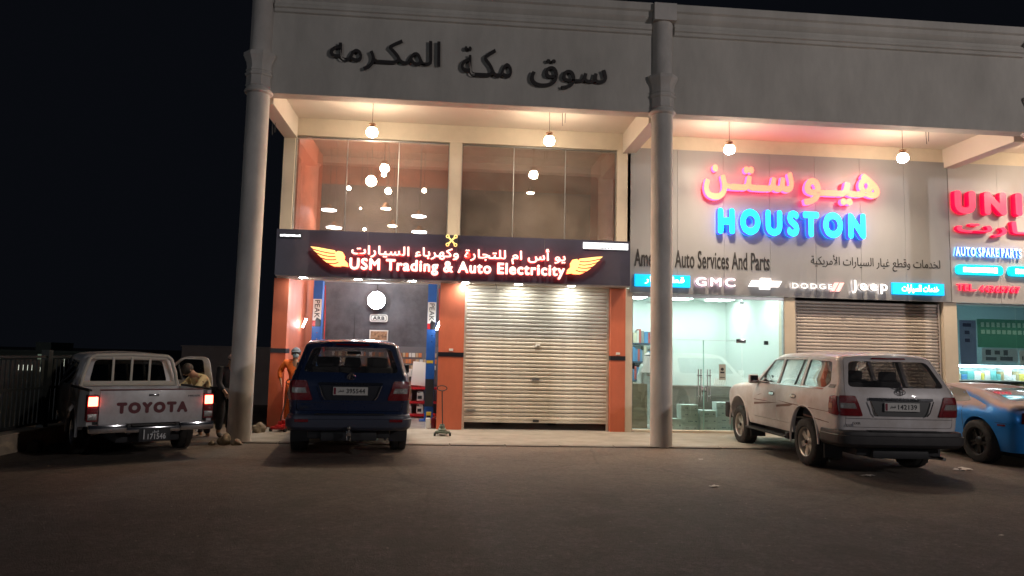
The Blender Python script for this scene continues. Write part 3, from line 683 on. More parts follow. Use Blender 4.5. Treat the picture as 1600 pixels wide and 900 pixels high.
for x in (12.6, 14.4, 16.5):
    o = boxes('ceiling_tube', [emis('parts_shop_light', (.80, .93, 1), 18)], None, (-.6, .6, -.05, .05, 0, .04)); o.location = (x, 15.95, 3.24); tag(o, 'white ceiling tube light in the parts shop, ' + {12.6: 'nearest the cream pillar', 14.4: 'middle one of three', 16.5: 'farthest right'}[x], 'tube light', 'ceiling tubes in the parts shop')
def poster(nm_, label, x0, x1, z0, z1, y, c, marks, mc):
    o = boxes(nm_, mat(nm_+'_paper', c, .6, var=.1, scale=5), None, (x0, x1, y, y+.006, z0, z1)); tag(o, label, 'poster')
    bm = bmesh.new()
    for a, b, c_, d in marks: bb(bm, x0+a*(x1-x0), x0+b*(x1-x0), y-.002, y+.001, z0+c_*(z1-z0), z0+d*(z1-z0))
    mk(bm, 'print', mat(nm_+'_print', mc, .6), o)
random.seed(2)
mk_rows = [(.06+.085*k, .06+.085*k+.05, .72, .88) for k in range(9)] + [(.06+.085*k, .06+.085*k+.06, .48, .62) for k in range(10)]
poster('green_banner', 'green shop banner with pale rows of print hanging in the right window', 12.35, 13.9, 2.05, 2.72, 15.80, (.08, .34, .26), mk_rows, (.45, .75, .68))
poster('blue_grey_banner', 'tall blue grey banner hanging beside the green banner', 11.92, 12.33, 1.65, 2.68, 15.82, (.16, .22, .40), [(.2, .7, .85, .93), (.3, .6, .68, .76), (.3, .6, .5, .58)], (.02, .03, .10))
poster('parts_poster', 'grey poster of small machine parts below the green banner', 12.45, 13.35, 1.72, 2.03, 15.81, (.38, .48, .56), [(.1, .25, .5, .9), (.35, .5, .55, .85), (.6, .72, .5, .9), (.1, .4, .1, .35), (.5, .85, .1, .4)], (.06, .08, .11))
poster('tool_poster', 'white poster with dark slanted tools above the tube light', 13.38, 14.2, 1.66, 2.0, 15.80, (.5, .55, .58), [(.08, .12, .3, .6), (.2, .24, .3, .8), (.42, .45, .25, .7), (.6, .63, .2, .8)], (.03, .04, .06))
rk = thing('display_shelf', 'brightly lit display shelf of boxed parts behind the right window', 'shelf', (0, 0, 0))
for z in (.55, .92, 1.26): boxes('shelf_board', M['white'], rk, (11.75, 15, 16.0, 16.5, z, z+.025))
boxes('shelf_back', mat('pale_blue_back', (.6, .75, .8), .6), rk, (11.75, 15, 16.5, 16.53, .5, 1.60))
pc = [mat('pack_'+n, c, .5) for n, c in (('white', (.75, .78, .8)), ('blue', (.08, .25, .5)), ('teal', (.15, .45, .45)), ('tan', (.45, .38, .22)), ('black', (.03, .03, .04)), ('yellow', (.7, .6, .15)))]
for z in (.577, .947, 1.287):
    x = 11.8
    while x < 14.9:
        w_ = random.uniform(.07, .20); boxes('boxed_part', random.choice(pc+pc[:1]*4), rk, (x, x+w_-.015, 16.05, 16.3, z, z+random.uniform(.12, .27))); x += w_

# ================================================================== workshop contents
LG = 'lamps hanging inside the workshop'
def dome(x, y, z, label, m=M['cool'], r=.2):
    t = thing('dome_pendant', label, 'lamp', (x, y, z), 0, LG)
    bm = bmesh.new(); lathe(bm, [(.03, .16), (.05, .14), (.08, .09), (r*.75, .05), (r, .0), (r-.008, .0), (r*.72, .042), (.03, .10)], 24, caps=False); mk(bm, 'shade', M['rust'], t)
    bm = bmesh.new(); cyl(bm, (0, 0, .15), (0, 0, 6.75-z), .006, n=6); mk(bm, 'cord', M['darkmetal'], t)
    bm = bmesh.new(); lathe(bm, [(0, .012), (r*.9, .008), (r*.93, .02), (0, .03)], 20, caps=False); mk(bm, 'lit_disc', m, t)
def bulb(x, y, z, label, r=.055, m=M['warmsmall']):
    t = thing('bulb_pendant', label, 'lamp', (x, y, z), 0, LG)
    bm = bmesh.new(); cyl(bm, (0, 0, r), (0, 0, 6.75-z), .006, n=6); cyl(bm, (0, 0, r*.8), (0, 0, r+.06), .02, n=10); mk(bm, 'cord', M['darkmetal'], t)
    bm = bmesh.new(); lathe(bm, [(.0, r*1.1), (r*.5, r*.9), (r*.95, r*.3), (r, 0), (r*.8, -r*.6), (0, -r)], 16, caps=False); mk(bm, 'lit_bulb', m, t)
dome(-3.09, 17.8, 5.09, 'wide shaded lamp low at the left inside the left upper window')
dome(-.87, 17.8, 5.02, 'wide shaded lamp low at the right inside the left upper window')
dome(-2.85, 17.2, 4.55, 'shaded lamp just above the black sign at the left')
dome(-.82, 17.2, 4.52, 'shaded lamp just above the black sign at the right')
dome(-1.62, 17.0, 5.02, 'brass shaded lamp in the middle of the left upper window', M['warmsmall'], .13)
dome(-1.55, 18.2, 4.82, 'small low shaded lamp in the middle of the left upper window', M['warmsmall'], .13)
for x, y, z, l, r in ((-2.66, 18, 5.72, 'bare glowing bulb at the left third of the left upper window', .055), (-1.70, 17.0, 5.86, 'upper bare bulb in the middle of the left upper window', .06), (-.77, 18, 5.74, 'bare glowing bulb at the right of the left upper window', .06), (-2.4, 18.4, 5.3, 'tiny bare bulb low in the left upper window', .03), (-2.25, 18.2, 4.72, 'low bare bulb just above the sign', .04)):
    bulb(x, y, z, l, r)
bulb(-1.98, 16.9, 5.66, 'largest glowing globe in the left upper window', .13, M['bulb'])
bulb(-1.62, 17.4, 5.55, 'second large globe beside the largest one', .08, M['bulb'])
for x, l in ((-3.0, 'left'), (-.80, 'right')):
    o = boxes('spot_light', M['cool'], None, (-.08, .08, -.08, .08, 0, .03)); o.location = (x, 17.0, 6.72); tag(o, f'small ceiling spot at the upper {l} of the left upper window', 'ceiling light')
dome(1.95, 18.0, 5.78, 'lone lamp glowing behind the right upper window', M['warmsmall'], .11)
# round work lamp
wl = thing('work_lamp', 'very bright round white work lamp on the workshop back wall', 'lamp', (-1.92, 18.62, 2.95))
bm = bmesh.new(); lathe(bm, [(.06, .16), (.20, .10), (.235, .0), (.225, -.01)], 28, Matrix.Rotation(R(90), 4, 'X').inverted(), caps=False); mk(bm, 'housing', M['alu'], wl)
bm = bmesh.new(); lathe(bm, [(0, -.012), (.15, -.01), (.222, .0)], 28, Matrix.Rotation(R(90), 4, 'X'), caps=False); o = mk(bm, 'lens', M['flood'], wl); o.location = (0, -.03, 0)
bm = bmesh.new(); tube(bm, [(0, .1, .0), (0, .16, .1), (0, .17, .5)], .012, 6); mk(bm, 'bracket', M['darkmetal'], wl)
# ARB board, framed picture
o = boxes('wall_sign', M['white'], None, (-.20, .20, -.012, .012, -.085, .085)); o.location = (-1.86, 18.77, 2.50)
bm = bmesh.new(); prism(bm, rpoly([(-.23, -.10), (.23, -.10), (.23, .10), (-.23, .10)], .06), 'y', -.012, .012); bm.to_mesh(o.data); bm.free(); tag(o, 'small white rounded wall sign with dark letters on the workshop back wall', 'sign')
bm = bmesh.new(); prism(bm, rpoly([(-.20, -.075), (.20, -.075), (.20, .075), (-.20, .075)], .05), 'y', -.014, -.0125); mk(bm, 'dark_border', M['band'], o)
bm = bmesh.new(); prism(bm, rpoly([(-.19, -.065), (.19, -.065), (.19, .065), (-.19, .065)], .045), 'y', -.0165, -.0145); mk(bm, 'white_field', M['white'], o)
text(o, 'ARB', (-.15, .15, -.045, .045), ((0, -.017, 0), (1, 0, 0), (0, 0, 1), (0, -1, 0)), .003, [M['band']], off=.05)
pf = thing('framed_picture', 'small framed picture below the white wall sign', 'picture', (-1.84, 18.76, 1.93))
boxes('frame', M['white'], pf, (-.24, .24, -.015, .015, -.02, .26), bev=.004); boxes('picture', mat('sepia_print', (.40, .24, .14), .5, var=.8, scale=14), pf, (-.21, .21, -.019, -.0155, .01, .23))
# two-post lift
def lift_post(x, label, fx):
    t = thing('lift_post', label, 'vehicle lift', (x, 17.6, 0), 0, 'posts of the two post car lift')
    boxes('post', M['blue'], t, (-.105, .105, -.12, .12, .02, 3.45)); boxes('base_plate', M['blue'], t, (-.22, .22, -.25, .25, 0, .019))
    boxes('carriage', M['darkmetal'], t, (-.10, .10, -.19, -.123, .35, 1.0))
    c_ = boxes('maker_plate', M['white'], t, (-.10, .10, -.128, -.1215, 2.33, 2.86))
    text(c_, 'PEAK', (-.45, -.03, -.06, .06), ((0, -.129, 2.38), (0, 0, -1), (1, 0, 0), (0, -1, 0)), .002, [M['band']], off=.01)
    bm = bmesh.new(); prism(bm, [(-.10, 2.20), (.10, 2.20), (.10, 2.36), (.0, 2.42)], 'y', -.1315, -.1285); mk(bm, 'black_corner', M['band'], c_)
    bm = bmesh.new(); prism(bm, [(-.10, 2.20), (-.03, 2.20), (-.03, 2.34), (-.10, 2.34)], 'y', -.134, -.1320); mk(bm, 'red_mark', M['red'], c_)
    boxes('yellow_label', M['yellow'], t, (-.09, .07, -.128, -.1215, 1.38, 1.45))
    for z in (1.9, 2.05): bm = bmesh.new(); cyl(bm, (.02, -.124, z), (.02, -.132, z), .014, n=8); mk(bm, 'bolt', M['chrome'], t)
    bm = bmesh.new(); tube(bm, [(fx*.16, -.1, 3.2), (fx*.19, -.12, 2.5), (fx*.20, -.13, 1.6), (fx*.26, -.15, 1.2), (fx*.19, -.14, .8), (fx*.2, -.1, .2)], .012, 6); mk(bm, 'hose', M['red'], t)
lift_post(-3.20, 'blue lift post at the left side of the open workshop bay', 1)
lift_post(-.46, 'blue lift post beside the orange pillar at the right of the open bay', 1)
o = boxes('lift_crossbar', M['alu'], None, (-1.3, 1.3, -.04, .04, 0, .07)); o.location = (-1.83, 17.6, 3.30); tag(o, 'grey crossbar running between the two blue lift posts', 'crossbar')
# side tube lights leaning on the walls
for x, y, z, r_, l in ((-3.38, 16.9, 2.25, .3, 'short white tube lamp on the orange left workshop wall'), (-.30, 17.2, 2.28, -.25, 'short white tube lamp behind the right lift post')):
    bm = bmesh.new(); cyl(bm, (-.03, 0, -.10), (.05, 0, .10), .022, n=10); o = mk(bm, 'tube_lamp', M['cool']); o.location = (x, y, z); tag(o, l, 'lamp')
# pegboard and shelves
pb = boxes('pegboard', mat('grey_pegboard', (.16, .16, .18), .6), None, (-3.1, 3.3, 18.74, 18.795, .0, 1.78)); tag(pb, 'grey pegboard along the foot of the workshop back wall hung with packets', 'pegboard')
random.seed(21); pk = [mat('packet_'+n, c, .45) for n, c in (('orange', (.62, .22, .08)), ('tan', (.55, .42, .28)), ('white', (.7, .7, .68)), ('brown', (.30, .14, .08)), ('black', (.02, .02, .02)))]
for z in (1.62, 1.46, 1.30):
    x = -3.0
    while x < -.35:
        w_ = random.uniform(.05, .09)
        if random.random() < .8: boxes('hanging_packet', random.choice(pk[:4]), pb, (x, x+w_, 18.715, 18.735, z-.11, z))
        x += w_+.015
for x, z, w_, h_, c_ in ((-1.25, .95, .30, .26, 2), (-.92, .82, .22, .34, 2), (-1.05, .78, .16, .20, 4), (-2.6, .95, .4, .3, 2)):
    boxes('boxed_part', pk[c_], pb, (x, x+w_, 18.50, 18.70, z, z+h_), bev=.02)
random.seed(33)
for k in range(16):
    x = -3.0+k*.20+random.uniform(-.03, .03); w_ = random.uniform(.10, .18); h_ = random.uniform(.10, .30)
    if -.95 < x < -.35: continue
    boxes('boxed_part', random.choice(pk), pb, (x, x+w_, 18.45, 18.66, .79, .79+h_), bev=.012)
wh = boxes('car_panel', M['white'], None, (-.24, .24, -.02, .02, 0, .62), bev=.015); wh.location = (-.72, 18.38, .79); wh.rotation_euler = (R(-14), R(4), 0); tag(wh, 'white body panel leaning on top of the red shelf', 'car panel')
rs = thing('red_shelf', 'red steel shelf of oil cans at the back of the workshop', 'shelf', (-1.35, 18.4, 0))
for z in (.08, .40, .75): boxes('shelf_board', M['red'], rs, (-1.55, 1.25, -.17, .17, z-.04, z+.02))
for x in (-1.55, -.2, 1.25): boxes('upright', M['red'], rs, (x-.02, x+.02, -.15, -.11, 0, .78), (x-.02, x+.02, .11, .15, 0, .78))
def jug(x, y, z, m, label, s=1):
    t = thing('oil_jug', label, 'oil jug', (x, y, z), random.uniform(-.2, .2), 'oil jugs on the red shelf')
    bm = bmesh.new(); rbox(bm, (0, 0, .095*s), (.17*s, .10*s, .19*s), bev=.02); rbox(bm, (.02*s, 0, .21*s), (.10*s, .07*s, .06*s), bev=.015); mk(bm, 'jug_body', m, t)
    bm = bmesh.new(); cyl(bm, (.045*s, 0, .23*s), (.045*s, 0, .262*s), .022*s, n=12); mk(bm, 'cap', M['band'], t)
    bm = bmesh.new(); tube(bm, [(.01, 0, .235*s), (-.05*s, 0, .24*s), (-.078*s, 0, .20*s), (-.075*s, 0, .14*s)], .011*s, 6); mk(bm, 'handle', m, t)
    boxes('jug_label', pk[4] if m is not M['yellow'] else pk[0], t, (-.06*s, .04*s, -.052*s, -.0505*s, .05*s, .13*s))
grj = mat('grey_jug_plastic', (.45, .47, .50), .4)
for k in range(8):
    x = -2.8+k*.30
    jug(x, 18.33, .422, (grj, M['white'])[k % 2], f"{('grey','white')[k%2]} oil jug on the middle red shelf, number {('one','two','three','four','five','six','seven','eight')[k]} from the left")
    jug(x, 18.33, .102, M['yellow'] if k in (5, 2) else M['white'], f"{'yellow' if k in (5,2) else 'white'} oil jug on the bottom red shelf, number {('one','two','three','four','five','six','seven','eight')[k]} from the left")
# red and white cartons seen under the blue car
random.seed(9)
for x, l in ((-2.35, 'left'), (-2.02, 'second'), (-1.62, 'third'), (-1.2, 'right')):
    o = boxes('red_white_carton', (M['red'] if l in ('left', 'third') else M['white']), None, (-.15, .15, -.1, .1, 0, .20), bev=.006); o.location = (x, 17.3, .003); o.rotation_euler.z = random.uniform(-.3, .3)
    tag(o, f'{l} low red and white carton on the workshop floor seen beneath the blue car', 'carton'); boxes('print', M['white'] if l in ('left', 'third') else M['red'], o, (-.12, .12, -.102, -.1005, .06, .14))
# small floor objects right of the bay
t = thing('yellow_tin', 'small yellow tin on the floor at the foot of the right lift post', 'tin', (-.44, 16.9, .003)); boxes('can', M['yellow'], t, (-.055, .055, -.04, .04, 0, .26), bev=.01); boxes('tin_label', M['band'], t, (-.05, .05, -.0425, -.041, .12, .18))
t = thing('grease_bottle', 'dark red and white bottle standing by the orange pillar', 'bottle', (-.30, 15.75, .003))
bm = bmesh.new(); lathe(bm, [(.0, 0), (.055, .005), (.058, .18), (.045, .22), (.018, .25), (.018, .29)], 20); mk(bm, 'bottle_body', mat('dark_red_glass', (.12, .01, .015), .25), t)
bm = bmesh.new(); lathe(bm, [(.022, .285), (.022, .315), (0, .318)], 12); mk(bm, 'cap', M['red'], t); boxes('white_canister', M['white'], t, (-.17, -.07, -.05, .05, 0, .22), bev=.012)
def jack(x, y, rz, label, base, lean, top=.98):
    t = thing('floor_jack', label, 'trolley jack', (x, y, .003), rz)
    bm = bmesh.new()
    rbox(bm, (0, 0, .085), (.15, .34, .09), bev=.02); rbox(bm, (0, .10, .14), (.11, .14, .08), bev=.02); rbox(bm, (0, -.17, .07), (.30, .06, .05), bev=.012)
    mk(bm, 'chassis', base, t)
    for sx, sy in ((-.15, -.17), (.15, -.17), (-.09, .15), (.09, .15)):
        bm = bmesh.new(); cyl(bm, (sx-.02, sy, .035), (sx+.02, sy, .035), .036, n=16); mk(bm, 'wheel', M['darkmetal'], t)
    bm = bmesh.new(); cyl(bm, (0, -.10, .12), (0, -.10, .20), .035, n=14); cyl(bm, (0, .05, .18), (0, .05, .21), .045, n=14); mk(bm, 'pump_head', base, t)
    bm = bmesh.new(); e = Vector((lean[0], lean[1], top)); b_ = Vector((0, -.10, .18)); d = (e-b_).normalized()
    tube(bm, [b_, b_.lerp(e, .5), e-d*.10], .011, 8)
    c = e-d*.055; sd = Vector((1, 0, 0))
    pts = [e-d*.11] + [c + sd*(math.cos(a)*.10) + d*(math.sin(a)*.05) for a in [math.radians(q) for q in (-60, -30, 0, 30, 60, 90, 120, 150, 180, 210, 240)]] + [e-d*.11]
    tube(bm, pts, .010, 8); mk(bm, 'pump_handle', M['darkmetal'], t)
    return t
jack(-.10, 14.5, .05, 'green grey trolley jack with upright loop handle on the pavement by the orange pillar', mat('green_grey_paint', (.16, .20, .15), .5, var=.3, scale=12), (-.03, -.02))
jack(-3.30, 14.85, -.25, 'red and black trolley jack at the feet of the man in orange', M['red'], (.03, .25), 1.02)
o = boxes('grey_tool_box', mat('grey_case', (.2, .2, .22), .5), None, (-.14, .14, -.08, .08, 0, .20), bev=.015); o.location = (-3.22, 15.1, .003); tag(o, 'small grey case behind the red trolley jack', 'case')
def rock(x, y, s, label, seed, c=(.30, .25, .19), z=0):
    random.seed(seed); bm = bmesh.new(); bmesh.ops.create_icosphere(bm, subdivisions=3, radius=1)
    ph = [random.uniform(0, 6) for _ in range(6)]
    for v in bm.verts:
        n = v.co.copy(); k = 1+.22*math.sin(3*n.x+ph[0])*math.sin(2.5*n.y+ph[1])+.15*math.sin(5*n.z+ph[2]+n.x*4)+.06*math.sin(11*n.x+ph[3])*math.sin(9*n.y+ph[4])
        v.co = Vector((n.x*s[0]*k, n.y*s[1]*k, max(-.25, n.z)*s[2]*k))
    o = mk(bm, 'rock', mat('rough_rock', c, .95, var=.35, scale=14, bump=.6, bscale=40), ang=50); o.location = (x, y, z+s[2]*.2); o.rotation_euler.z = random.uniform(0, 6); return tag(o, label, 'rock')
rock(-3.68, 14.55, (.12, .10, .15), 'pale stone on the pavement just right of the left column', 3)
rock(-3.80, 12.82, (.13, .10, .13), 'larger rough rock at the foot of the left column', 4, z=-.02); rock(-3.58, 12.78, (.09, .08, .08), 'smaller rough rock right of the larger one at the column foot', 5, z=-.02)
rock(-3.98, 12.72, (.06, .05, .05), 'smallest rock at the left of the column foot', 6, z=-.02)
# tyres visible under the raised shutter
def wheel_mesh_tyre(r, w_, n=48):
    bm = bmesh.new(); h = w_/2
    pf_ = [(r*.60, -h*.80), (r*.66, -h*.98), (r*.80, -h*1.0), (r*.93, -h*.93), (r*.985, -h*.78), (r, -h*.55), (r, -h*.08), (r*.975, -h*.06), (r*.975, h*.06), (r, h*.08), (r, h*.55), (r*.985, h*.78), (r*.93, h*.93), (r*.80, h*1.0), (r*.66, h*.98), (r*.60, h*.80)]
    mx = Matrix.Rotation(R(90), 4, 'X')
    lathe(bm, pf_+[pf_[0]], n, mx, caps=False)
    for k in range(n//2):
        a = 2*math.pi*k/(n//2)
        for s in (-1, 1):
            c = mx @ Vector((math.cos(a)*r*.953, math.sin(a)*r*.953, s*h*.66))
            rt = Matrix.Rotation(-a, 3, 'Y'); rbox(bm, c, (.022, h*.42, r*.10), rot=rt, bev=0)
    return bm
for x, l in ((1.15, 'left black tyre glimpsed under the nearly closed shutter'), (2.45, 'right black tyre glimpsed under the nearly closed shutter')):
    o = mk(wheel_mesh_tyre(.34, .24), 'tyre', M['rubber']); o.location = (x, 17.0, .345); o.rotation_euler.z = R(90); tag(o, l, 'tyre')

# ================================================================== left side: kerb wall, fence, far buildings
lw = mat('cream_low_wall', (.46, .36, .26), .85, var=.3, scale=3, bump=.4)
a = Vector((-6.60, 8.0, 0)); b = Vector((-6.36, 16.5, 0)); d = (b-a).normalized(); n_ = Vector((-d.y, d.x, 0))
def along(s, o=0, z=0): return a + d*s + n_*o + Vector((0, 0, z))
W = thing('low_boundary_wall', 'low cream rendered wall at the left edge under the railing', 'wall', a)
bm = bmesh.new(); prism(bm, [(0, -.05), (8.5, -.05), (8.5, .25), (0, .25)], 'y', 0, .22); o = mk(bm, 'wall_body', lw, W); o.rotation_euler.z = math.atan2(d.y, d.x)
bm = bmesh.new(); prism(bm, [(0, .252), (8.5, .252), (8.5, .275), (0, .275)], 'y', -.02, .24); o = mk(bm, 'coping', lw, W); o.rotation_euler.z = math.atan2(d.y, d.x)
FN = thing('metal_fence', 'dark metal slat railing with posts standing on the low cream wall', 'fence', a + Vector((0, 0, .275))); FN.rotation_euler.z = math.atan2(d.y, d.x)
fm = mat('dark_green_grey_metal', (.030, .033, .030), .5, var=.3, scale=6)
bm = bmesh.new(); bb(bm, 0, .07, .095, .115, .08, 1.10); s0 = mk(bm, 'slat', fm, FN)
for k in range(1, 75):
    s = s0.copy(); COL.objects.link(s); s.location.x = k*.112
for z in (.05, .62, 1.12): boxes('rail', fm, FN, (0, 8.5, .085, .093, z, z+.04))
for x in (0, 2.1, 4.35, 6.5): boxes('post', fm, FN, (x, x+.12, .05, .17, -.02, 1.25))
o = boxes('dark_block', M['blackplastic'], None, (-.08, .08, -.07, .07, 0, .17), bev=.01); o.location = (-6.25, 11.65, -.02); tag(o, 'small black block on the ground against the low cream wall', 'block')
# perimeter wall at the back
pw = mat('dull_pink_wall', (.34, .26, .23), .9, var=.15, scale=1.5)
PW = thing('perimeter_wall', 'plain dull pink boundary wall far behind the pickup', 'wall', (-6, 22, 0))
o = boxes('wall_body', pw, PW, (-1.9, 2.2, 0, .2, -.05, 1.66)); boxes('coping', pw, PW, (-1.93, 2.2, -.02, .22, 1.662, 1.70))
# far building with lit windows
FB = thing('far_building', 'dim far building with a few lit openings beyond the railing', 'building', (-19, 36.2, 0))
fbm = mat('far_wall_render', (.16, .18, .15), .9, var=.2, scale=.4)
boxes('wall', fbm, FB, (-8, 2.0, 0, 6, 0, 1.25)); boxes('roof', fbm, FB, (-8.2, 2.2, -.2, 6.2, 1.252, 1.36)); boxes('entrance_porch', fbm, FB, (-.75, -.05, -.045, 2, 1.362, 1.75))
lit = emis('lit_window', (.95, 1, .82), 1.3); lit2 = emis('dim_lit_window', (.7, .9, .65), .10)
for x, w_, z, h_, m, yo in ((-1.62, .85, .40, .26, lit, 0), (-.55, .55, .36, .20, lit, 0), (-.62, .5, .70, .48, lit2, 0), (.55, .20, .42, .55, lit, 0), (.95, .20, .42, .45, lit, 0), (1.25, .20, .40, .38, lit2, 0), (-4, .8, .5, .5, lit2, 0)):
    f = boxes('window_frame', M['darkmetal'], FB, (x-.04, x+w_+.04, -.05, -.001, z-.04, min(z+h_+.04, 1.24)))
    boxes('pane', m, f, (x, x+w_*.47, -.06, -.051, z, z+h_), (x+w_*.53, x+w_, -.06, -.051, z, z+h_))
# litter on the asphalt
lt = mat('crumpled_paper', (.55, .50, .46), .8)
for x, y, s, l in ((3.46, 9.15, .07, 'small crumpled white scrap on the asphalt in front of the right hand bay'), (8.08, 10.75, .14, 'pinkish torn paper on the asphalt behind the white car near the blue coupe'), (6.1, 10.1, .10, 'flattened scrap in the shadow under the rear bumper of the white car'), (5.36, 6.65, .025, 'tiny pale fleck low at the right of the asphalt'), (4.15, 11.6, .04, 'tiny scrap on the asphalt left of the white car')):
    bm = bmesh.new(); random.seed(int(x*100)); g = [[bm.verts.new((s*(i-3)/3+random.uniform(-.1, .1)*s, s*.6*(j-2)/2+random.uniform(-.1, .1)*s, random.uniform(.002, .22*s))) for j in range(5)] for i in range(7)]
    for i in range(6):
        for j in range(4):
            if random.random() < .85: bm.faces.new((g[i][j], g[i+1][j], g[i+1][j+1], g[i][j+1]))
    r_ = bmesh.ops.extrude_face_region(bm, geom=bm.faces[:]); bmesh.ops.translate(bm, verts=[v for v in r_['geom'] if isinstance(v, bmesh.types.BMVert)], vec=(0, 0, .002))
    o = mk(bm, 'litter', lt, ang=20); o.location = (x, y, -.02); o.rotation_euler.z = .5; tag(o, l, 'litter')

# ================================================================== people
def skin(verts, edges, root=0, sub=2):
    me = bpy.data.meshes.new('s'); me.from_pydata([v[:3] for v in verts], edges, []); o = bpy.data.objects.new('s', me); COL.objects.link(o)
    o.modifiers.new('k', 'SKIN'); sv = me.skin_vertices[0].data
    for i, v in enumerate(verts):
        rr = v[3] if isinstance(v[3], (tuple, list)) else (v[3], v[3]); sv[i].radius = rr; sv[i].use_root = (i == root)
    s = o.modifiers.new('u', 'SUBSURF'); s.levels = sub; s.render_levels = sub
    dg = bpy.context.evaluated_depsgraph_get(); m2 = bpy.data.meshes.new_from_object(o.evaluated_get(dg)); bpy.data.objects.remove(o); return m2
skinm = mat('skin', (.32, .17, .10), .55)
def person(label, loc_, rz, J, cloth, pants=None, hair=(.02, .015, .01), cap=None, mask=None, robe=False, scarf=None, skin_only_arms=False, shoe=(.05, .04, .035)):
    t = thing('person', label, 'person', loc_, rz)
    P_ = dict(pelvis=(0, 0, .95), belly=(0, 0, 1.10), chest=(0, .0, 1.30), neck=(0, 0, 1.47), head=(0, -.01, 1.58), crown=(0, -.01, 1.68),
              shL=(-.18, 0, 1.41), elL=(-.24, .02, 1.14), wrL=(-.26, -.06, .90), shR=(.18, 0, 1.41), elR=(.24, .02, 1.14), wrR=(.26, -.06, .90),
              hiL=(-.09, 0, .90), knL=(-.11, -.02, .50), anL=(-.12, .02, .09), toL=(-.14, -.13, .035), hiR=(.09, 0, .90), knR=(.11, -.02, .50), anR=(.12, .02, .09), toR=(.14, -.13, .035))
    P_.update(J)
    V = []; E_ = []; ix = {}
    def add(n, p, r): ix[n] = len(V); V.append((*p, r)); return ix[n]
    rad = dict(pelvis=(.145, .11), belly=(.135, .10), chest=(.155, .11), neck=.052, head=(.078, .095), crown=(.062, .075), sh=.062, el=.042, wr=.028, hi=.082, kn=.055, an=.038, to=.03)
    for k in ('pelvis', 'belly', 'chest', 'neck', 'head', 'crown'): add(k, P_[k], rad[k])
    for s in 'LR':
        for k in ('sh', 'el', 'wr', 'hi', 'kn', 'an', 'to'): add(k+s, P_[k+s], rad[k])
    E_ += [(ix[a_], ix[b_]) for a_, b_ in (('pelvis', 'belly'), ('belly', 'chest'), ('chest', 'neck'), ('neck', 'head'), ('head', 'crown'))]
    for s in 'LR': E_ += [(ix[a_], ix[b_]) for a_, b_ in (('chest', 'sh'+s), ('sh'+s, 'el'+s), ('el'+s, 'wr'+s), ('pelvis', 'hi'+s), ('hi'+s, 'kn'+s), ('kn'+s, 'an'+s), ('an'+s, 'to'+s))]
    # palms and fingers
    for s in 'LR':
        w0 = Vector(P_['wr'+s]); dr = (w0-Vector(P_['el'+s])).normalized(); sd = dr.cross(Vector((1, 0, 0))); sd = sd.normalized() if sd.length > .2 else Vector((0, 1, 0))
        pm = w0+dr*.06; i0 = len(V); V.append((*pm, (.034, .018))); E_.append((ix['wr'+s], i0))
        for q, (o_, l_) in enumerate(((-.028, .065), (-.009, .078), (.010, .072), (.028, .055))):
            b0 = len(V); V.append((*(pm+sd*o_+dr*.035), .0085)); V.append((*(pm+sd*o_*1.05+dr*(.035+l_*.5)), .008)); cu = Vector((0, -.018, -.004)); V.append((*(pm+sd*o_*1.05+dr*(.03+l_)+cu), .007)); E_ += [(i0, b0), (b0, b0+1), (b0+1, b0+2)]
        b0 = len(V); V.append((*(w0+dr*.045-sd*.04), .010)); V.append((*(w0+dr*.085-sd*.055), .008)); E_ += [(i0, b0), (b0, b0+1)]
    me = skin(V, E_, 0, 2); me.materials.clear(); me.materials.append(skinm); finish(me, 180)
    # face features in the same mesh
    bm = bmesh.new(); bm.from_mesh(me); H = Vector(P_['head']); up = (Vector(P_['crown'])-H).normalized(); fw = J.get('face', Vector((0, -1, 0))); fw = (Vector(fw)-up*Vector(fw).dot(up)).normalized(); sdv = fw.cross(up)
    cyl(bm, H+fw*.07+up*.035, H+fw*.115+up*.0, .010, .016, 8)
    for q in (-1, 1): cyl(bm, H+sdv*q*.072+up*.01, H+sdv*q*.092+up*.012-fw*.008, .026, .016, 8)
    cyl(bm, H+fw*.085-up*.035-sdv*.022, H+fw*.088-up*.035+sdv*.022, .009, .009, 6)
    bm.to_mesh(me); bm.free(); o = link(me, 'body', t); finish(me, 60)
    bm = bmesh.new()
    for q in (-1, 1): bmesh.ops.create_uvsphere(bm, u_segments=8, v_segments=6, radius=.012, matrix=Matrix.Translation(H+fw*.086+up*.035+sdv*q*.032))
    mk(bm, 'eyes', M['band'], t)
    g = .016; cm = mat(label.split()[0]+'_cloth', cloth, .85, var=.12, scale=14, bump=.5, bscale=18); pm_ = mat('trouser_cloth', pants, .85, bump=.4, bscale=20) if pants else cm
    def sub(names, rads, edges, nm_, m_):
        vv = [(*P_[n], r_) for n, r_ in zip(names, rads)]; id_ = {n: i for i, n in enumerate(names)}
        m__ = skin(vv, [(id_[a_], id_[b_]) for a_, b_ in edges], 0, 2); m__.materials.clear(); m__.materials.append(m_); finish(m__, 180); link(m__, nm_, t)
    P_['collar'] = tuple(Vector(P_['chest']).lerp(Vector(P_['neck']), .75))
    for s in 'LR': P_['cuff'+s] = tuple(Vector(P_['el'+s]).lerp(Vector(P_['wr'+s]), .9)); P_['hem'+s] = tuple(Vector(P_['kn'+s]).lerp(Vector(P_['an'+s]), .88))
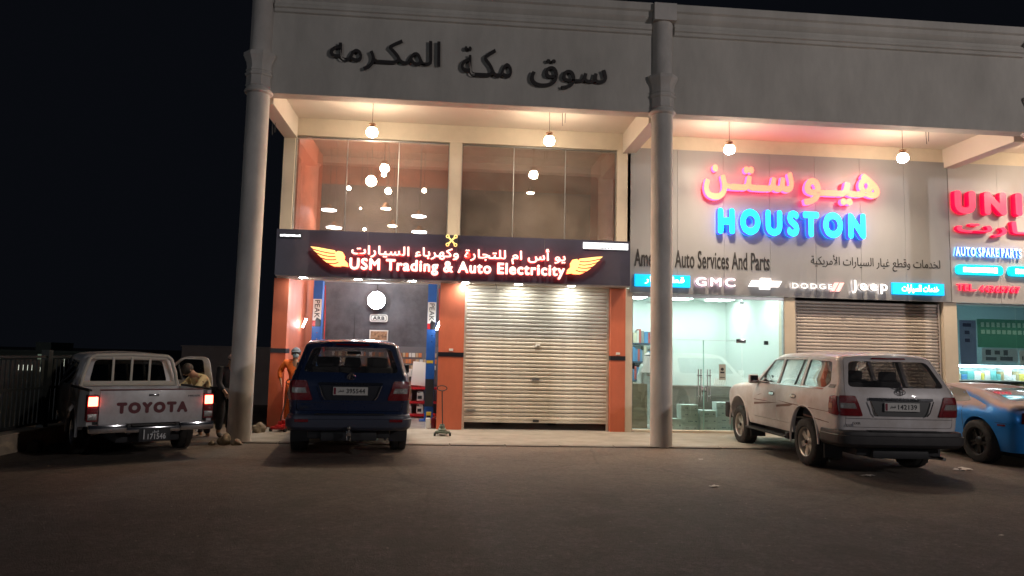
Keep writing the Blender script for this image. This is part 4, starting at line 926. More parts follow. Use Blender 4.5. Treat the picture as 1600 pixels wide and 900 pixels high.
    if not robe:
        sub(['pelvis', 'belly', 'chest', 'collar', 'shL', 'elL', 'cuffL', 'shR', 'elR', 'cuffR'], [(.165, .13), (.155, .12), (.175, .13), (.075, .07), .08, .058, .045, .08, .058, .045], [('pelvis', 'belly'), ('belly', 'chest'), ('chest', 'collar'), ('chest', 'shL'), ('shL', 'elL'), ('elL', 'cuffL'), ('chest', 'shR'), ('shR', 'elR'), ('elR', 'cuffR')], 'shirt', cm)
        sub(['pelvis', 'hiL', 'knL', 'hemL', 'hiR', 'knR', 'hemR'], [(.168, .13), .10, .075, .062, .10, .075, .062], [('pelvis', 'hiL'), ('hiL', 'knL'), ('knL', 'hemL'), ('pelvis', 'hiR'), ('hiR', 'knR'), ('knR', 'hemR')], 'trousers', pm_)
        for s in 'LR': sub(['an'+s, 'to'+s], [(.052, .05), (.045, .032)], [('an'+s, 'to'+s)], 'shoe', mat('shoe_leather', shoe, .5))
    else:
        sub(['belly', 'chest', 'collar', 'shL', 'elL', 'cuffL', 'shR', 'elR', 'cuffR'], [(.17, .14), (.18, .14), (.075, .07), .085, .068, .06, .085, .068, .06], [('belly', 'chest'), ('chest', 'collar'), ('chest', 'shL'), ('shL', 'elL'), ('elL', 'cuffL'), ('chest', 'shR'), ('shR', 'elR'), ('elR', 'cuffR')], 'robe_top', cm)
        bm = bmesh.new(); rg = [(.20, .06), (.19, .3), (.18, .6), (.17, .95), (.165, 1.2)]
        n = 40; prev = None
        for r_, z in rg:
            A = [bm.verts.new((math.cos(6.2832*i/n)*r_*1.05*(1+.05*math.sin(i*1.9)*(1.2-z)), math.sin(6.2832*i/n)*r_*.8*(1+.05*math.sin(i*1.9)*(1.2-z)), z)) for i in range(n)]
            if prev:
                for i in range(n): bm.faces.new((prev[i], prev[(i+1) % n], A[(i+1) % n], A[i]))
            prev = A
        mk(bm, 'robe_skirt', cm, t, 60)
    def cap_mesh(nm_, m_, r_, lo, squash=1.0):
        bm = bmesh.new(); bmesh.ops.create_uvsphere(bm, u_segments=20, v_segments=14, radius=1)
        c = H+up*.035-fw*.005
        for v in bm.verts:
            z = max(v.co.z, lo); v.co = c + sdv*v.co.x*r_*.92 + fw*v.co.y*r_*1.10 + up*(z*r_*squash)
        bmesh.ops.remove_doubles(bm, verts=bm.verts[:], dist=.0005); return mk(bm, nm_, m_, t, 60)
    cap_mesh('hair', mat('hair', hair, .7, bump=.5, bscale=90), .103, -.15 if not J.get('back') else -.6)
    if cap:
        c_ = cap_mesh('cap', mat('cap_cloth', cap, .8), .112, .12, 1.02)
        bm = bmesh.new(); c0 = H+up*.058+fw*.10; rbox(bm, (0, 0, 0), (.13, .09, .010), bev=.004)
        for v in bm.verts: v.co = c0 + sdv*v.co.x + fw*v.co.y + up*(v.co.z-.15*v.co.y)
        mk(bm, 'cap_peak', mat('cap_peak_cloth', cap, .8), t)
    if mask:
        bm = bmesh.new(); bmesh.ops.create_uvsphere(bm, u_segments=14, v_segments=10, radius=1)
        for v in bm.verts: v.co = H+fw*(.075+.045*max(0, v.co.y)) - up*.022 + sdv*v.co.x*.062 + up*v.co.z*.048
        mk(bm, 'face_mask', mat('face_mask_cloth', mask, .8), t, 60)
    if scarf:
        bm = bmesh.new(); n = 24; prev = None
        for r_, z, o_ in ((.02, .165, 0), (.09, .15, 0), (.125, .08, 0), (.13, .0, 0), (.15, -.08, 0), (.21, -.20, 0), (.24, -.30, 0)):
            A = []
            for i in range(n+1):
                an_ = R(-215+250*i/n); A.append(bm.verts.new(H+sdv*math.cos(an_)*r_*(1+.04*math.sin(i*2.1))-fw*(-math.sin(an_)*r_*.85*-1)+up*z))
            if prev:
                for i in range(n): bm.faces.new((prev[i], prev[i+1], A[i+1], A[i]))
            prev = A
        r2_ = bmesh.ops.extrude_face_region(bm, geom=bm.faces[:])
        for v in [q for q in r2_['geom'] if isinstance(q, bmesh.types.BMVert)]: v.co += (v.co-H).normalized()*.008
        mk(bm, 'headscarf', mat('headscarf_cloth', scarf, .85), t, 60)
        bm = bmesh.new(); tube(bm, [H+up*.10+sdv*math.cos(q/20*6.2832)*.115+fw*math.sin(q/20*6.2832)*.115 for q in range(21)], .012, 6); mk(bm, 'head_cord', M['band'], t)
    return t
# worker in orange beside the left orange pillar, hand on the jack handle
person('orange coverall worker with grey cap and pale face mask holding the red jack handle', (-3.20, 15.30, 0), R(8),
       dict(shL=(-.19, 0, 1.36), elL=(-.30, .0, 1.16), wrL=(-.26, -.10, 1.00), elR=(.24, .04, 1.12), wrR=(.20, -.05, .92),
            pelvis=(.02, 0, .92), chest=(0, 0, 1.27), belly=(.01, 0, 1.08), neck=(0, -.01, 1.43), head=(.01, -.03, 1.53), crown=(.01, -.03, 1.62), shR=(.19, 0, 1.36)),
       (.78, .15, .02), (.70, .13, .02), cap=(.10, .13, .16), mask=(.45, .60, .62))
person('white robed man with headscarf standing behind the glass beside the round column', (4.78, 16.9, .005), R(10), dict(), (.66, .70, .70), robe=True, scarf=(.72, .62, .60), mask=(.7, .75, .78))
person('pale yellow shirted dark haired person bending into the open pickup door', (-4.60, 13.85, -.10), R(-40),
       dict(pelvis=(0, .16, .86), belly=(0, .08, .98), chest=(0, -.06, 1.12), neck=(0, -.18, 1.24), head=(0, -.26, 1.30), crown=(0, -.33, 1.37), face=(0, -.7, -.7), back=True,
            shL=(-.18, -.06, 1.16), elL=(-.26, -.22, .98), wrL=(-.2, -.40, .96), shR=(.18, -.06, 1.16), elR=(.26, -.22, .98), wrR=(.2, -.40, .96), hiL=(-.09, .15, .82), hiR=(.09, .15, .82), knL=(-.11, .06, .46), knR=(.11, .06, .46), anL=(-.12, .14, .09), anR=(.12, .14, .09), toL=(-.14, .0, .035), toR=(.14, .0, .035)),
       (.60, .50, .28), (.04, .04, .05))
person('dark clothed man in a pale cap half hidden behind the left column', (-4.10, 13.75, -.02), R(60),
       dict(pelvis=(0, .05, .88), belly=(0, .02, 1.0), chest=(0, -.03, 1.17), neck=(0, -.09, 1.32), head=(0, -.14, 1.40), crown=(0, -.17, 1.49), shL=(-.18, -.02, 1.26), elL=(-.24, -.06, 1.0), wrL=(-.24, -.22, .86), shR=(.18, -.02, 1.26), elR=(.24, -.06, 1.0), wrR=(.24, -.22, .86), hiL=(-.09, .05, .84), hiR=(.09, .05, .84)),
       (.015, .015, .02), (.012, .012, .015), cap=(.34, .24, .22))

# ================================================================== vehicles
def interp(t, x):
    if x <= t[0][0]: return t[0][1]
    for (a, va), (b, vb) in zip(t, t[1:]):
        if x <= b:
            k = (x-a)/(b-a); return va+(vb-va)*k
    return t[-1][1]
def sinterp(t, x):   # smooth (catmull-rom) version
    n = len(t)
    if x <= t[0][0]: return t[0][1]
    if x >= t[-1][0]: return t[-1][1]
    for i in range(n-1):
        if x <= t[i+1][0]:
            x0, y0 = t[i]; x1, y1 = t[i+1]; h = x1-x0; k = (x-x0)/h
            m0 = (y1-t[i-1][1])/(x1-t[i-1][0]) if i > 0 else (y1-y0)/h
            m1 = (t[i+2][1]-y0)/(t[i+2][0]-x0) if i+2 < n else (y1-y0)/h
            return (2*k**3-3*k*k+1)*y0+(k**3-2*k*k+k)*h*m0+(-2*k**3+3*k*k)*y1+(k**3-k*k)*h*m1
def body_grid(sp, nz=12, nc=6, nf=5, mi=0):
    x0, x1 = sp['x']; last = nz+nc-1
    d = [0, .008, .02, .04, .07, .11, .16, .22, .30]
    xs = [x0+q for q in d]; q = x0+.30; n = int((x1-x0-.6)/.09)
    xs += [x0+.30+(x1-x0-.6)*k/n for k in range(1, n)]; xs += [x1-q for q in reversed(d)]
    fr = [math.sin((j/nf)*math.pi/2) for j in range(nf+1)]; fs = [-f for f in reversed(fr[1:])]+fr
    rc = sp.get('rc', .12); bow = sp.get('bow', .05); fl = sp.get('flare')
    def pt(x, i, f):
        zt = sinterp(sp['top'], x); bt = sp['bot']; r = min(sp['r'], (zt-bt)*.4); rh = sp.get('rh', sp['r']*1.2)
        if i < nz: z = bt+(zt-r-bt)*i/(nz-1); w_ = sinterp(sp['w'], z)
        else:
            a_ = (i-nz+1)/nc*math.pi/2; z = zt-r+r*math.sin(a_); w_ = sinterp(sp['w'], zt-r)-rh*(1-math.cos(a_))
        if 'wx' in sp: w_ *= interp(sp['wx'], x)
        for e, dd in ((0, x-x0), (1, x1-x)):
            k = max(0, 1-dd/.8); w_ *= 1-sp.get('taper', (.04, .08))[e]*k*k
            t_ = max(0, 1-dd/rc); w_ -= rc*(1-math.sqrt(max(0, 1-t_*t_)))*.95
        wr = max(0, 1-(x-x0)/.9); wf = max(0, 1-(x1-x)/.5)
        X = x + wr*sinterp(sp['xr'], z)+wr*wr*bow*f*f - wf*interp(sp['xf'], z) - wf*wf*sp.get('bowf', .12)*f*f
        Z = z + sp.get('crown', .03)*(1-f*f)*(i/last)**8
        # round the top edge of both ends
        return Vector((X, w_*f, Z))
    bm = bmesh.new(); cols = []
    for x in xs:
        row = {}
        for j, f in enumerate(fs): row[('b', j)] = bm.verts.new(pt(x, 0, f))
        for i in range(1, last+1):
            for s, f in (('l', -1), ('r', 1)):
                row[(s, i)] = bm.verts.new(pt(x, i, f))
        nfs = len(fs)-1
        for j in range(1, nfs): row[('t', j)] = bm.verts.new(pt(x, last, fs[j]))
        loop = [row[('b', j)] for j in range(nfs+1)] + [row[('r', i)] for i in range(1, last+1)] + [row[('t', j)] for j in range(nfs-1, 0, -1)] + [row[('l', i)] for i in range(last, 0, -1)]
        cols.append((loop, row))
    for (a, _), (b, _) in zip(cols, cols[1:]):
        n = len(a)
        for k in range(n): bm.faces.new((a[k], a[(k+1) % n], b[(k+1) % n], b[k]))
    nfs = len(fs)-1
    for ci, x in ((0, xs[0]), (-1, xs[-1])):
        row = cols[ci][1]; G = []
        for i in range(last+1):
            if i == 0: G.append([row[('b', j)] for j in range(nfs+1)])
            elif i == last: G.append([row[('l', i)]]+[row[('t', j)] for j in range(1, nfs)]+[row[('r', i)]])
            else: G.append([row[('l', i)]]+[bm.verts.new(pt(x, i, fs[j])) for j in range(1, nfs)]+[row[('r', i)]])
        for i in range(last):
            for j in range(nfs): bm.faces.new((G[i][j], G[i][j+1], G[i+1][j+1], G[i+1][j]))
    for f in bm.faces: f.material_index = mi
    bmesh.ops.recalc_face_normals(bm, faces=bm.faces[:])
    return bm
def to_me(bm):
    bmesh.ops.recalc_face_normals(bm, faces=bm.faces[:]); me = bpy.data.meshes.new('b'); bm.to_mesh(me); bm.free(); return me
D0 = bpy.data.materials.new('d0'); D1 = bpy.data.materials.new('d1')
def boolean(meA, cut, op='DIFFERENCE'):
    cm = to_me(cut.copy())
    for me in (meA, cm):
        me.materials.clear(); me.materials.append(D0); me.materials.append(D1)
    A = bpy.data.objects.new('A', meA); C_ = bpy.data.objects.new('C', cm); COL.objects.link(A); COL.objects.link(C_)
    m = A.modifiers.new('b', 'BOOLEAN'); m.object = C_; m.operation = op; m.solver = 'EXACT'
    dg = bpy.context.evaluated_depsgraph_get(); r = bpy.data.meshes.new_from_object(A.evaluated_get(dg))
    bpy.data.objects.remove(A); bpy.data.objects.remove(C_); bpy.data.meshes.remove(cm); return r
def use(me, name, mats, parent, ang=32):
    me = me.copy(); me.name = name; me.materials.clear()
    for m in mats: me.materials.append(m)
    finish(me, ang); return link(me, name, parent)
def patch(name, outline, axis, side, bvh, off, thick, mats, parent, cell=.07, ang=35):
    bm = bmesh.new(); f = bm.faces.new([bm.verts.new((u, v, 0)) for u, v in outline])
    us = [p[0] for p in outline]; vs = [p[1] for p in outline]
    for k, (lo, hi) in enumerate(((min(us), max(us)), (min(vs), max(vs)))):
        n = max(1, round((hi-lo)/cell))
        for i in range(1, n):
            co_ = [0, 0, 0]; no = [0, 0, 0]; co_[k] = lo+(hi-lo)*i/n+.00013; no[k] = 1
            bmesh.ops.bisect_plane(bm, geom=bm.verts[:]+bm.edges[:]+bm.faces[:], plane_co=co_, plane_no=no, dist=1e-6)
    dr = {'x': Vector((1, 0, 0)), 'y': Vector((0, 1, 0)), 'z': Vector((0, 0, 1))}[axis]*side
    nrm = {}
    for v in bm.verts:
        p = Vector(ax3(axis, v.co.x, v.co.y, 0))+dr*6
        h, n, _, _ = bvh.ray_cast(p, -dr)
        if h is None: h, n, _, _ = bvh.find_nearest(p-dr*5)
        if n.dot(dr) < 0: n = -n
        v.co = h; nrm[v] = (n+dr*.5).normalized()
    base = list(bm.verts); r_ = bmesh.ops.extrude_face_region(bm, geom=bm.faces[:])
    new = [q for q in r_['geom'] if isinstance(q, bmesh.types.BMVert)]
    kd = {tuple(round(c, 6) for c in v.co): n for v, n in nrm.items()}
    for v in new: v.co += kd[tuple(round(c, 6) for c in v.co)]*(off+thick)
    for v in base: v.co += nrm[v]*off
    return mk(bm, name, mats, parent, ang)
def ellipse(cx, cz, rx, rz, n=24): return [(cx+math.cos(6.28318*i/n)*rx, cz+math.sin(6.28318*i/n)*rz) for i in range(n)]
def wheel(parent, x, y, z, r, w_, rimmat, style='steel', s=1, rr=.60):
    def P(u): return y+s*u
    bm = bmesh.new(); cyl(bm, (x, P(-w_*.1), z), (x, P(w_*.12), z), r*rr*.92, n=28); wh_ = mk(bm, 'wheel', M['blackplastic'], parent)
    t = wheel_mesh_tyre(r, w_); me = bpy.data.meshes.new('tyre'); bmesh.ops.translate(t, verts=t.verts[:], vec=(x, y, z)); t.to_mesh(me); t.free(); me.materials.append(M['rubber']); finish(me, 40); link(me, 'tyre', wh_)
    bm = bmesh.new(); mx = Matrix.Translation((x, y, z)) @ Matrix.Rotation(R(-90*s), 4, 'X')
    R_ = r*rr; e = w_*.44
    lathe(bm, [(R_*.90, -e), (R_*.94, e*.55), (R_*.97, e*.9), (R_*1.03, e), (R_*1.05, e*.9), (R_*1.0, e*.7), (R_*1.0, -e)], 36, mx, caps=False)
    lathe(bm, [(R_*.30, e*.35), (R_*.30, e*.62), (R_*.24, e*.70), (R_*.12, e*.74), (0, e*.74)], 20, mx, caps=False)
    n = 6 if style == 'steel' else 5
    for k in range(n):
        a = 2*math.pi*k/n+.3
        if style == 'steel': w0, w1 = R_*.20, R_*.27; offs = (0,)
        else: w0, w1 = R_*.07, R_*.085; offs = (-.17, .17)
        for o_ in offs:
            t = bmesh.new(); h0, h1 = e*.60, e*.66
            A = [(R_*.24, -w0, h0*.5), (R_*.24, w0, h0*.5), (R_*.24, w0*.8, h0), (R_*.24, -w0*.8, h0)]; B_ = [(R_*.95, -w1, h1*.4), (R_*.95, w1, h1*.4), (R_*.95, w1*.8, h1), (R_*.95, -w1*.8, h1)]
            va = [t.verts.new(q) for q in A]; vb = [t.verts.new(q) for q in B_]
            t.faces.new(va[::-1]); t.faces.new(vb)
            for q in range(4): t.faces.new((va[q], va[(q+1) % 4], vb[(q+1) % 4], vb[q]))
            merge(bm, t, mx @ Matrix.Rotation(a+o_, 4, 'Z'))
    if style == 'steel':
        for k in range(5): q = mx @ Vector((math.cos(k*1.2566)*R_*.19, math.sin(k*1.2566)*R_*.19, e*.70)); q2 = mx @ Vector((math.cos(k*1.2566)*R_*.19, math.sin(k*1.2566)*R_*.19, e*.80)); cyl(bm, q, q2, R_*.035, n=6)
    mk(bm, 'rim', rimmat, wh_)
    if style == 'steel':
        bm = bmesh.new(); lathe(bm, [(R_*.135, e*.70), (R_*.13, e*.95), (R_*.10, e*1.0), (0, e*1.0)], 18, mx, caps=False); mk(bm, 'hub_cap', M['blackplastic'], wh_)
    return wh_
def plate(parent, fr_, w_, h_, num, dark=False):
    O, ur, uu, un = [Vector(q) for q in fr_]
    def rect(nm_, u0, u1, v0, v1, w0, w1, m, par):
        bm = bmesh.new()
        vs = [bm.verts.new(O+ur*u+uu*v+un*q) for q in (w0, w1) for u, v in ((u0, v0), (u1, v0), (u1, v1), (u0, v1))]
        for q in ((0, 1, 2, 3), (4, 5, 6, 7), (0, 1, 5, 4), (1, 2, 6, 5), (2, 3, 7, 6), (3, 0, 4, 7)): bm.faces.new([vs[i] for i in q])
        return mk(bm, nm_, m, par)
    pm = mat('plate_black', (.02, .02, .022), .4) if dark else mat('plate_white', (.55, .53, .50), .45); tm = mat('plate_print', (.6, .6, .6) if dark else (.02, .02, .025), .5)
    p = rect('licence_plate', -w_/2, w_/2, -h_/2, h_/2, 0, .008, pm, parent)
    f2 = (O+un*.008, ur, uu, un)
    if dark:
        text(p, 'قطر', (-.05, .05, .01, .055), f2, .002, [tm], off=.02, arabic=True, split='word')
        text(p, num, (-w_*.30, w_*.44, -h_*.42, h_*.04), f2, .002, [tm], off=.03)
        rect('side_strip', -w_*.47, -w_*.43, -h_*.4, h_*.4, .0085, .0095, tm, p)
    else:
        rect('maroon_strip', -w_*.485, -w_*.42, -h_*.42, h_*.42, .0085, .0095, mat('maroon', (.18, .01, .03), .5), p)
        text(p, 'قطر', (-w_*.36, -w_*.19, -h_*.2, h_*.18), f2, .002, [tm], off=.02, arabic=True, split='word')
        text(p, num, (-w_*.12, w_*.42, -h_*.27, h_*.30), f2, .002, [tm], off=.03)
    return p
def mirror_(parent, x, y, z, s, m, m2=None):
    bm = bmesh.new(); rbox(bm, (x, y+s*.13, z+.09), (.10, .17, .20), bev=.03, seg=3); o = mk(bm, 'wing_mirror', m2 or M['blackplastic'], parent)
    boxes('mirror_glass', M['chrome'], o, (x-.054, x-.050, min(y+s*.06, y+s*.20), max(y+s*.06, y+s*.20), z+.015, z+.165))
    bm = bmesh.new(); cyl(bm, (x+.02, y-s*.04, z+.01), (x, y+s*.09, z+.05), .028, n=10); mk(bm, 'mirror_arm', M['blackplastic'], o)
def seat_(parent, x, y, w_=.50, m=None, z=.55, head=True):
    bm = bmesh.new(); rbox(bm, (x+.22, y, z+.10), (.50, w_, .16), bev=.05, seg=3)
    rbox(bm, (x-.08, y, z+.42), (.14, w_, .58), rot=Matrix.Rotation(R(-12), 3, 'Y'), bev=.05, seg=3)
    o = mk(bm, 'seat', m or M['seat'], parent)
    if head:
        bm = bmesh.new(); rbox(bm, (x-.16, y, z+.80), (.10, min(.28, w_*.62), .20), bev=.045, seg=3)
        for q in (-.06, .06): cyl(bm, (x-.14, y+q, z+.66), (x-.15, y+q, z+.75), .008, n=6)
        mk(bm, 'headrest', m or M['seat'], o)
    return o
LGc = [mat('lamp_red_lens', (.20, .004, .010), .2, coat=.5, var=.6, scale=60, bump=.5, bscale=90), mat('lamp_clear_lens', (.42, .40, .38), .15, metal=.5, coat=.5, var=.5, scale=50, bump=.5, bscale=80)]

LC = {}
def lc_geometry():
    sp = dict(x=(-1.12, 3.70), bot=.46, r=.10, rh=.14, crown=.035, rc=.14, bow=.05,
        top=[(-1.12, 1.79), (-.9, 1.815), (-.3, 1.84), (.5, 1.85), (1.1, 1.845), (1.42, 1.80), (1.62, 1.66), (1.95, 1.38), (2.16, 1.205), (2.4, 1.17), (3.0, 1.13), (3.45, 1.06), (3.66, .97), (3.70, .94)],
        w=[(.4, .87), (.55, .92), (.8, .945), (1.0, .94), (1.14, .915), (1.2, .89), (1.5, .81), (1.75, .745), (1.9, .71)],
        xr=[(.4, .07), (.7, .02), (1.0, 0), (1.15, .02), (1.22, .05), (1.5, .18), (1.8, .33)], xf=[(.4, .12), (.8, 0), (1.2, .10)])
    solid = to_me(body_grid(sp)); LC['bvh'] = BVHTree.FromPolygons([v.co for v in solid.vertices], [p.vertices for p in solid.polygons])
    sp2 = dict(sp); sp2['x'] = (-1.03, 2.25); sp2['bot'] = .54; sp2['top'] = [(x, z-.05) for x, z in sp['top']]; sp2['w'] = [(z, w_-.055) for z, w_ in sp['w']]; sp2['r'] = .07; sp2['xf'] = [(.4, 0), (2, 0)]; sp2['bowf'] = 0
    cab = body_grid(sp2, nz=8, nc=3, nf=3, mi=1)
    LC['win'] = W = dict(
        front=rpoly([(1.93, 1.215), (1.10, 1.20), (1.10, 1.725), (1.46, 1.715)], .04),
        rear=rpoly([(1.02, 1.20), (.20, 1.20), (.20, 1.735), (1.02, 1.73)], .03),
        quarter=rpoly([(.11, 1.20), (-.62, 1.20), (-.74, 1.30), (-.60, 1.70), (.11, 1.735)], .06))
    LC['rw'] = rpoly([(-.73, 1.235), (.73, 1.235), (.60, 1.715), (-.60, 1.715)], .09, 6)
    LC['ws'] = rpoly([(-.74, 1.24), (.74, 1.24), (.60, 1.74), (-.60, 1.74)], .08)
    cut = bmesh.new()
    for k in W: prism(cut, W[k], 'y', -1.3, 1.3, 1)
    me = boolean(solid.copy(), cab); me = boolean(me, cut)
    cut = bmesh.new(); prism(cut, LC['rw'], 'x', -1.6, -.45, 1); prism(cut, LC['ws'], 'x', 1.30, 2.6, 1); me = boolean(me, cut)
    cut = bmesh.new()
    for x in (0, 2.85):
        for s in (-1, 1): prism(cut, [(x+math.cos(6.28318*i/36)*.485, .40+math.sin(6.28318*i/36)*.475) for i in range(36)], 'y', s*.58, s*1.3, 1)
    me = boolean(me, cut)
    def split(me, poly, axis, a, b, g=.004):
        c = Vector((sum(p[0] for p in poly)/len(poly), sum(p[1] for p in poly)/len(poly)))
        q = [((p[0]-c.x)*(1-g*2/.8)+c.x, (p[1]-c.y)*(1-g*2/.9)+c.y) for p in poly]
        t1 = bmesh.new(); prism(t1, q, axis, a, b, 1); t2 = bmesh.new(); prism(t2, poly, axis, a, b, 1)
        return boolean(me.copy(), t1, 'INTERSECT'), boolean(me, t2)
    fd = rpoly([(2.08, .58), (1.065, .58), (1.065, 1.765), (1.44, 1.76), (1.98, 1.235), (2.08, 1.05)], .04)
    rd = rpoly([(1.055, .58), (.52, .58), (.40, .72), (.16, .93), (.16, 1.765), (1.055, 1.765)], .04)
    tg = rpoly([(-.80, .66), (.80, .66), (.80, 1.16), (.66, 1.775), (-.66, 1.775), (-.80, 1.16)], .05)
    LC['doors'] = []
    for s in (-1, 1):
        for p in (fd, rd): d_, me = split(me, p, 'y', s*.5, s*1.3); LC['doors'].append((s, d_))
    t_, me = split(me, tg, 'x', -1.6, -.72); LC['tailgate'] = t_
    LC['shell'] = me
    # rear bumper
    bm = bmesh.new(); prev = None
    for z, ins in ((.42, .075), (.44, .035), (.47, .006), (.52, 0), (.565, .0), (.572, .020), (.60, .022), (.615, .030), (.625, .055)):
        o_ = [(-.50, .958), (-1.08, .95), (-1.205, .86), (-1.245, .55), (-1.25, 0)]; o_ = o_+[(x, -y) for x, y in o_[-2::-1]]
        q = []
        for x, y in o_:
            q.append((x+ins*(1 if x < -.6 else 0), y-math.copysign(ins*.9, y) if abs(y) > .8 else y))
        inner = [(-.50, -.72), (-.98, -.66), (-.98, .66), (-.50, .72)]
        A = [bm.verts.new((x, y, z)) for x, y in rpoly(q+inner, .09, 4)]
        if prev:
            for k in range(len(A)): bm.faces.new((prev[k], prev[(k+1) % len(A)], A[(k+1) % len(A)], A[k]))
        else: bm.faces.new(A[::-1])
        prev = A
    bm.faces.new(prev)
    LC['bumper'] = to_me(bm)
lc_geometry()
def land_cruiser(label, loc_, th, paint, tint, tintd, number, bumper, dark=False, stripes=True, zs=1.0):
    t = thing('off_road_car', label, 'car', loc_, R(90)+th); bv = LC['bvh']; t.scale = (1, 1, zs)
    body = use(LC['shell'], 'body', [paint, M['blackplastic']], t)
    for s, d in LC['doors']:
        dm = use(d, 'door', [paint, M['blackplastic']], t)
    doors = [o for o in kids(t) if o.name.startswith('door')]
    for (s, _), dm, x in zip(LC['doors'], doors, (1.22, .36, 1.22, .36)):
        patch('door_handle', rpoly([(x-.09, .985), (x+.09, .985), (x+.09, 1.03), (x-.09, 1.03)], .02), 'y', s, bv, .004, .016, M['chrome'] if not dark else M['steel'], dm)
        patch('handle_recess', ellipse(x, 1.005, .11, .04), 'y', s, bv, .0005, .003, M['blackplastic'] if dark else mat('door_recess', (.12, .11, .10), .4), dm)
    tg = use(LC['tailgate'], 'tailgate', [paint, M['blackplastic']], t)
    gl = glass('car_glass', (tint,)*3, .07); gd = glass('dark_car_glass', (tintd,)*3, .08, .03, (.3, .28, .26))
    for s in (-1, 1):
        patch('side_window', LC['win']['front'], 'y', s, bv, -.018, .005, gl, t)
        patch('side_window', LC['win']['rear'], 'y', s, bv, -.018, .005, gd, t)
        patch('side_window', LC['win']['quarter'], 'y', s, bv, -.018, .005, gd, t)
        patch('window_divider', [(.40, 1.20), (.43, 1.20), (.33, 1.732), (.30, 1.732)], 'y', s, bv, -.010, .008, M['blackplastic'], t)
        patch('belt_trim', [(1.92, 1.185), (-.60, 1.17), (-.60, 1.188), (1.92, 1.20)], 'y', s, bv, .001, .008, M['chrome'], t)
        for x in (0, 2.85):
            bm = bmesh.new(); tube(bm, [(x+math.cos(R(q))*.487, s*.935, .40+math.sin(R(q))*.477) for q in range(-8, 190, 9)], .017, 6)
            mk(bm, 'wheel_arch', paint, t)
        # running board
        bm = bmesh.new(); rbox(bm, (1.43, s*.93, .40), (1.75, .17, .035), bev=.012)
        for k in range(22): rbox(bm, (.66+k*.073, s*.93, .421), (.03, .15, .008), bev=0)
        rbox(bm, (.56, s*.90, .42), (.10, .16, .12), bev=.02)
        mk(bm, 'running_board', M['blackplastic'], t)
        for x in (-.60, 2.30): boxes('mud_flap', M['blackplastic'], t, (x, x+.02, min(s*.62, s*.90), max(s*.62, s*.90), .21, .47))
        patch('pillar_vent', rpoly([(-.72, 1.21), (-.88, 1.21), (-.90, 1.27), (-.75, 1.27)], .01), 'y', s, bv, .001, .006, M['blackplastic'] if dark else mat('badge_grey', (.16, .14, .13), .4), t)
        # tail lamp: side and rear portions
        yl = lambda a, b: (min(s*a, s*b), max(s*a, s*b))
        lamp = patch('tail_lamp', rpoly([(s*.88, .80), (s*.56, .80), (s*.66, 1.10), (s*.87, 1.10)], .025), 'x', -1, bv, .002, .014, LGc[0], t, .05)
        for k in range(3):
            z0 = .815+k*.095
            inn = .60+.032*(k+.5)
            patch('lamp_segment', rpoly([(s*.865, z0), (s*inn, z0), (s*(inn+.03), z0+.08), (s*.865, z0+.08)], .008), 'x', -1, bv, .0165, .003, LGc[1] if k == 1 else LGc[0], lamp, .05)
        patch('lamp_side', rpoly([(-1.03, .80), (-.83, .82), (-.84, 1.08), (-.99, 1.10)], .03), 'y', s, bv, .002, .014, LGc[0], lamp, .05)
        patch('lamp_side_segment', rpoly([(-.93, .90), (-.845, .90), (-.85, .98), (-.93, .98)], .01), 'y', s, bv, .017, .003, mat('amber_lens', (.45, .22, .14), .3), lamp, .05)
        if stripes:
            st = mat('brown_side_stripe', (.16, .075, .055), .45)
            for pts in ([(2.02, .80), (1.3, .84), (.95, .86), (1.3, .82), (2.02, .765)], [(2.02, .865), (1.5, .86), (1.15, .845), (1.5, .85), (2.02, .85)],
                        [(1.9, .93), (1.78, .965), (1.66, .98), (1.80, .95)], [(1.02, .78), (.5, .825), (.30, .88), (.60, .86), (1.02, .815)], [(1.0, .90), (.6, .885), (-.80, .84), (-.80, .832), (.6, .87)], [(.0, .75), (-.80, .70), (-.80, .69), (.0, .735)]):
                patch('side_stripe', pts, 'y', s, bv, .0006, .0012, st, t)
        mirror_(t, 1.93, s*.86, 1.17, s, None, paint if not dark else M['blackplastic'])
    patch('gate_seam', [(-.80, .765), (.80, .765), (.80, .771), (-.80, .771)], 'x', -1, bv, .0004, .0008, M['blackplastic'], tg)
    patch('fuel_flap', rpoly([(-.30, .93), (-.14, .93), (-.14, 1.09), (-.30, 1.09)], .03), 'y', 1, bv, .001, .002, paint, t)
    patch('rear_glass', LC['rw'], 'x', -1, bv, -.014, .005, gd, tg)
    patch('windscreen', LC['ws'], 'x', 1, bv, -.014, .005, gl, t)
    patch('high_brake_light', rpoly([(-.26, 1.752), (.26, 1.752), (.25, 1.775), (-.25, 1.775)], .008), 'x', -1, bv, .004, .02, LGc[0], tg, .05)
    fx = -1.128
    rear = ((fx, 0, 0), (0, -1, 0), (0, 0, 1), (-1, 0, 0))
    g = patch('chrome_garnish', rpoly([(-.48, 1.035), (.48, 1.035), (.48, 1.075), (-.48, 1.075)], .012), 'x', -1, bv, .004, .018, M['chrome'], tg)
    text(g, 'LAND CRUISER', (-.28, .28, 1.044, 1.067), ((fx-.022, 0, 0), (0, -1, 0), (0, 0, 1), (-1, 0, 0)), .003, [M['band']], off=.03)
    patch('plate_recess', rpoly([(-.40, .80), (.40, .80), (.46, 1.03), (-.46, 1.03)], .03), 'x', -1, bv, .0005, .002, mat('recess_paint', (.10, .10, .10) if not dark else (.01, .012, .02), .5), tg)
    bm = bmesh.new(); 
    for s in (-1, 1): tube(bm, [(fx-.012, s*.47, 1.03), (fx-.012, s*.41, .86), (fx-.010, s*.37, .81)], .008, 6)
    mk(bm, 'recess_edge', M['chrome'], tg)
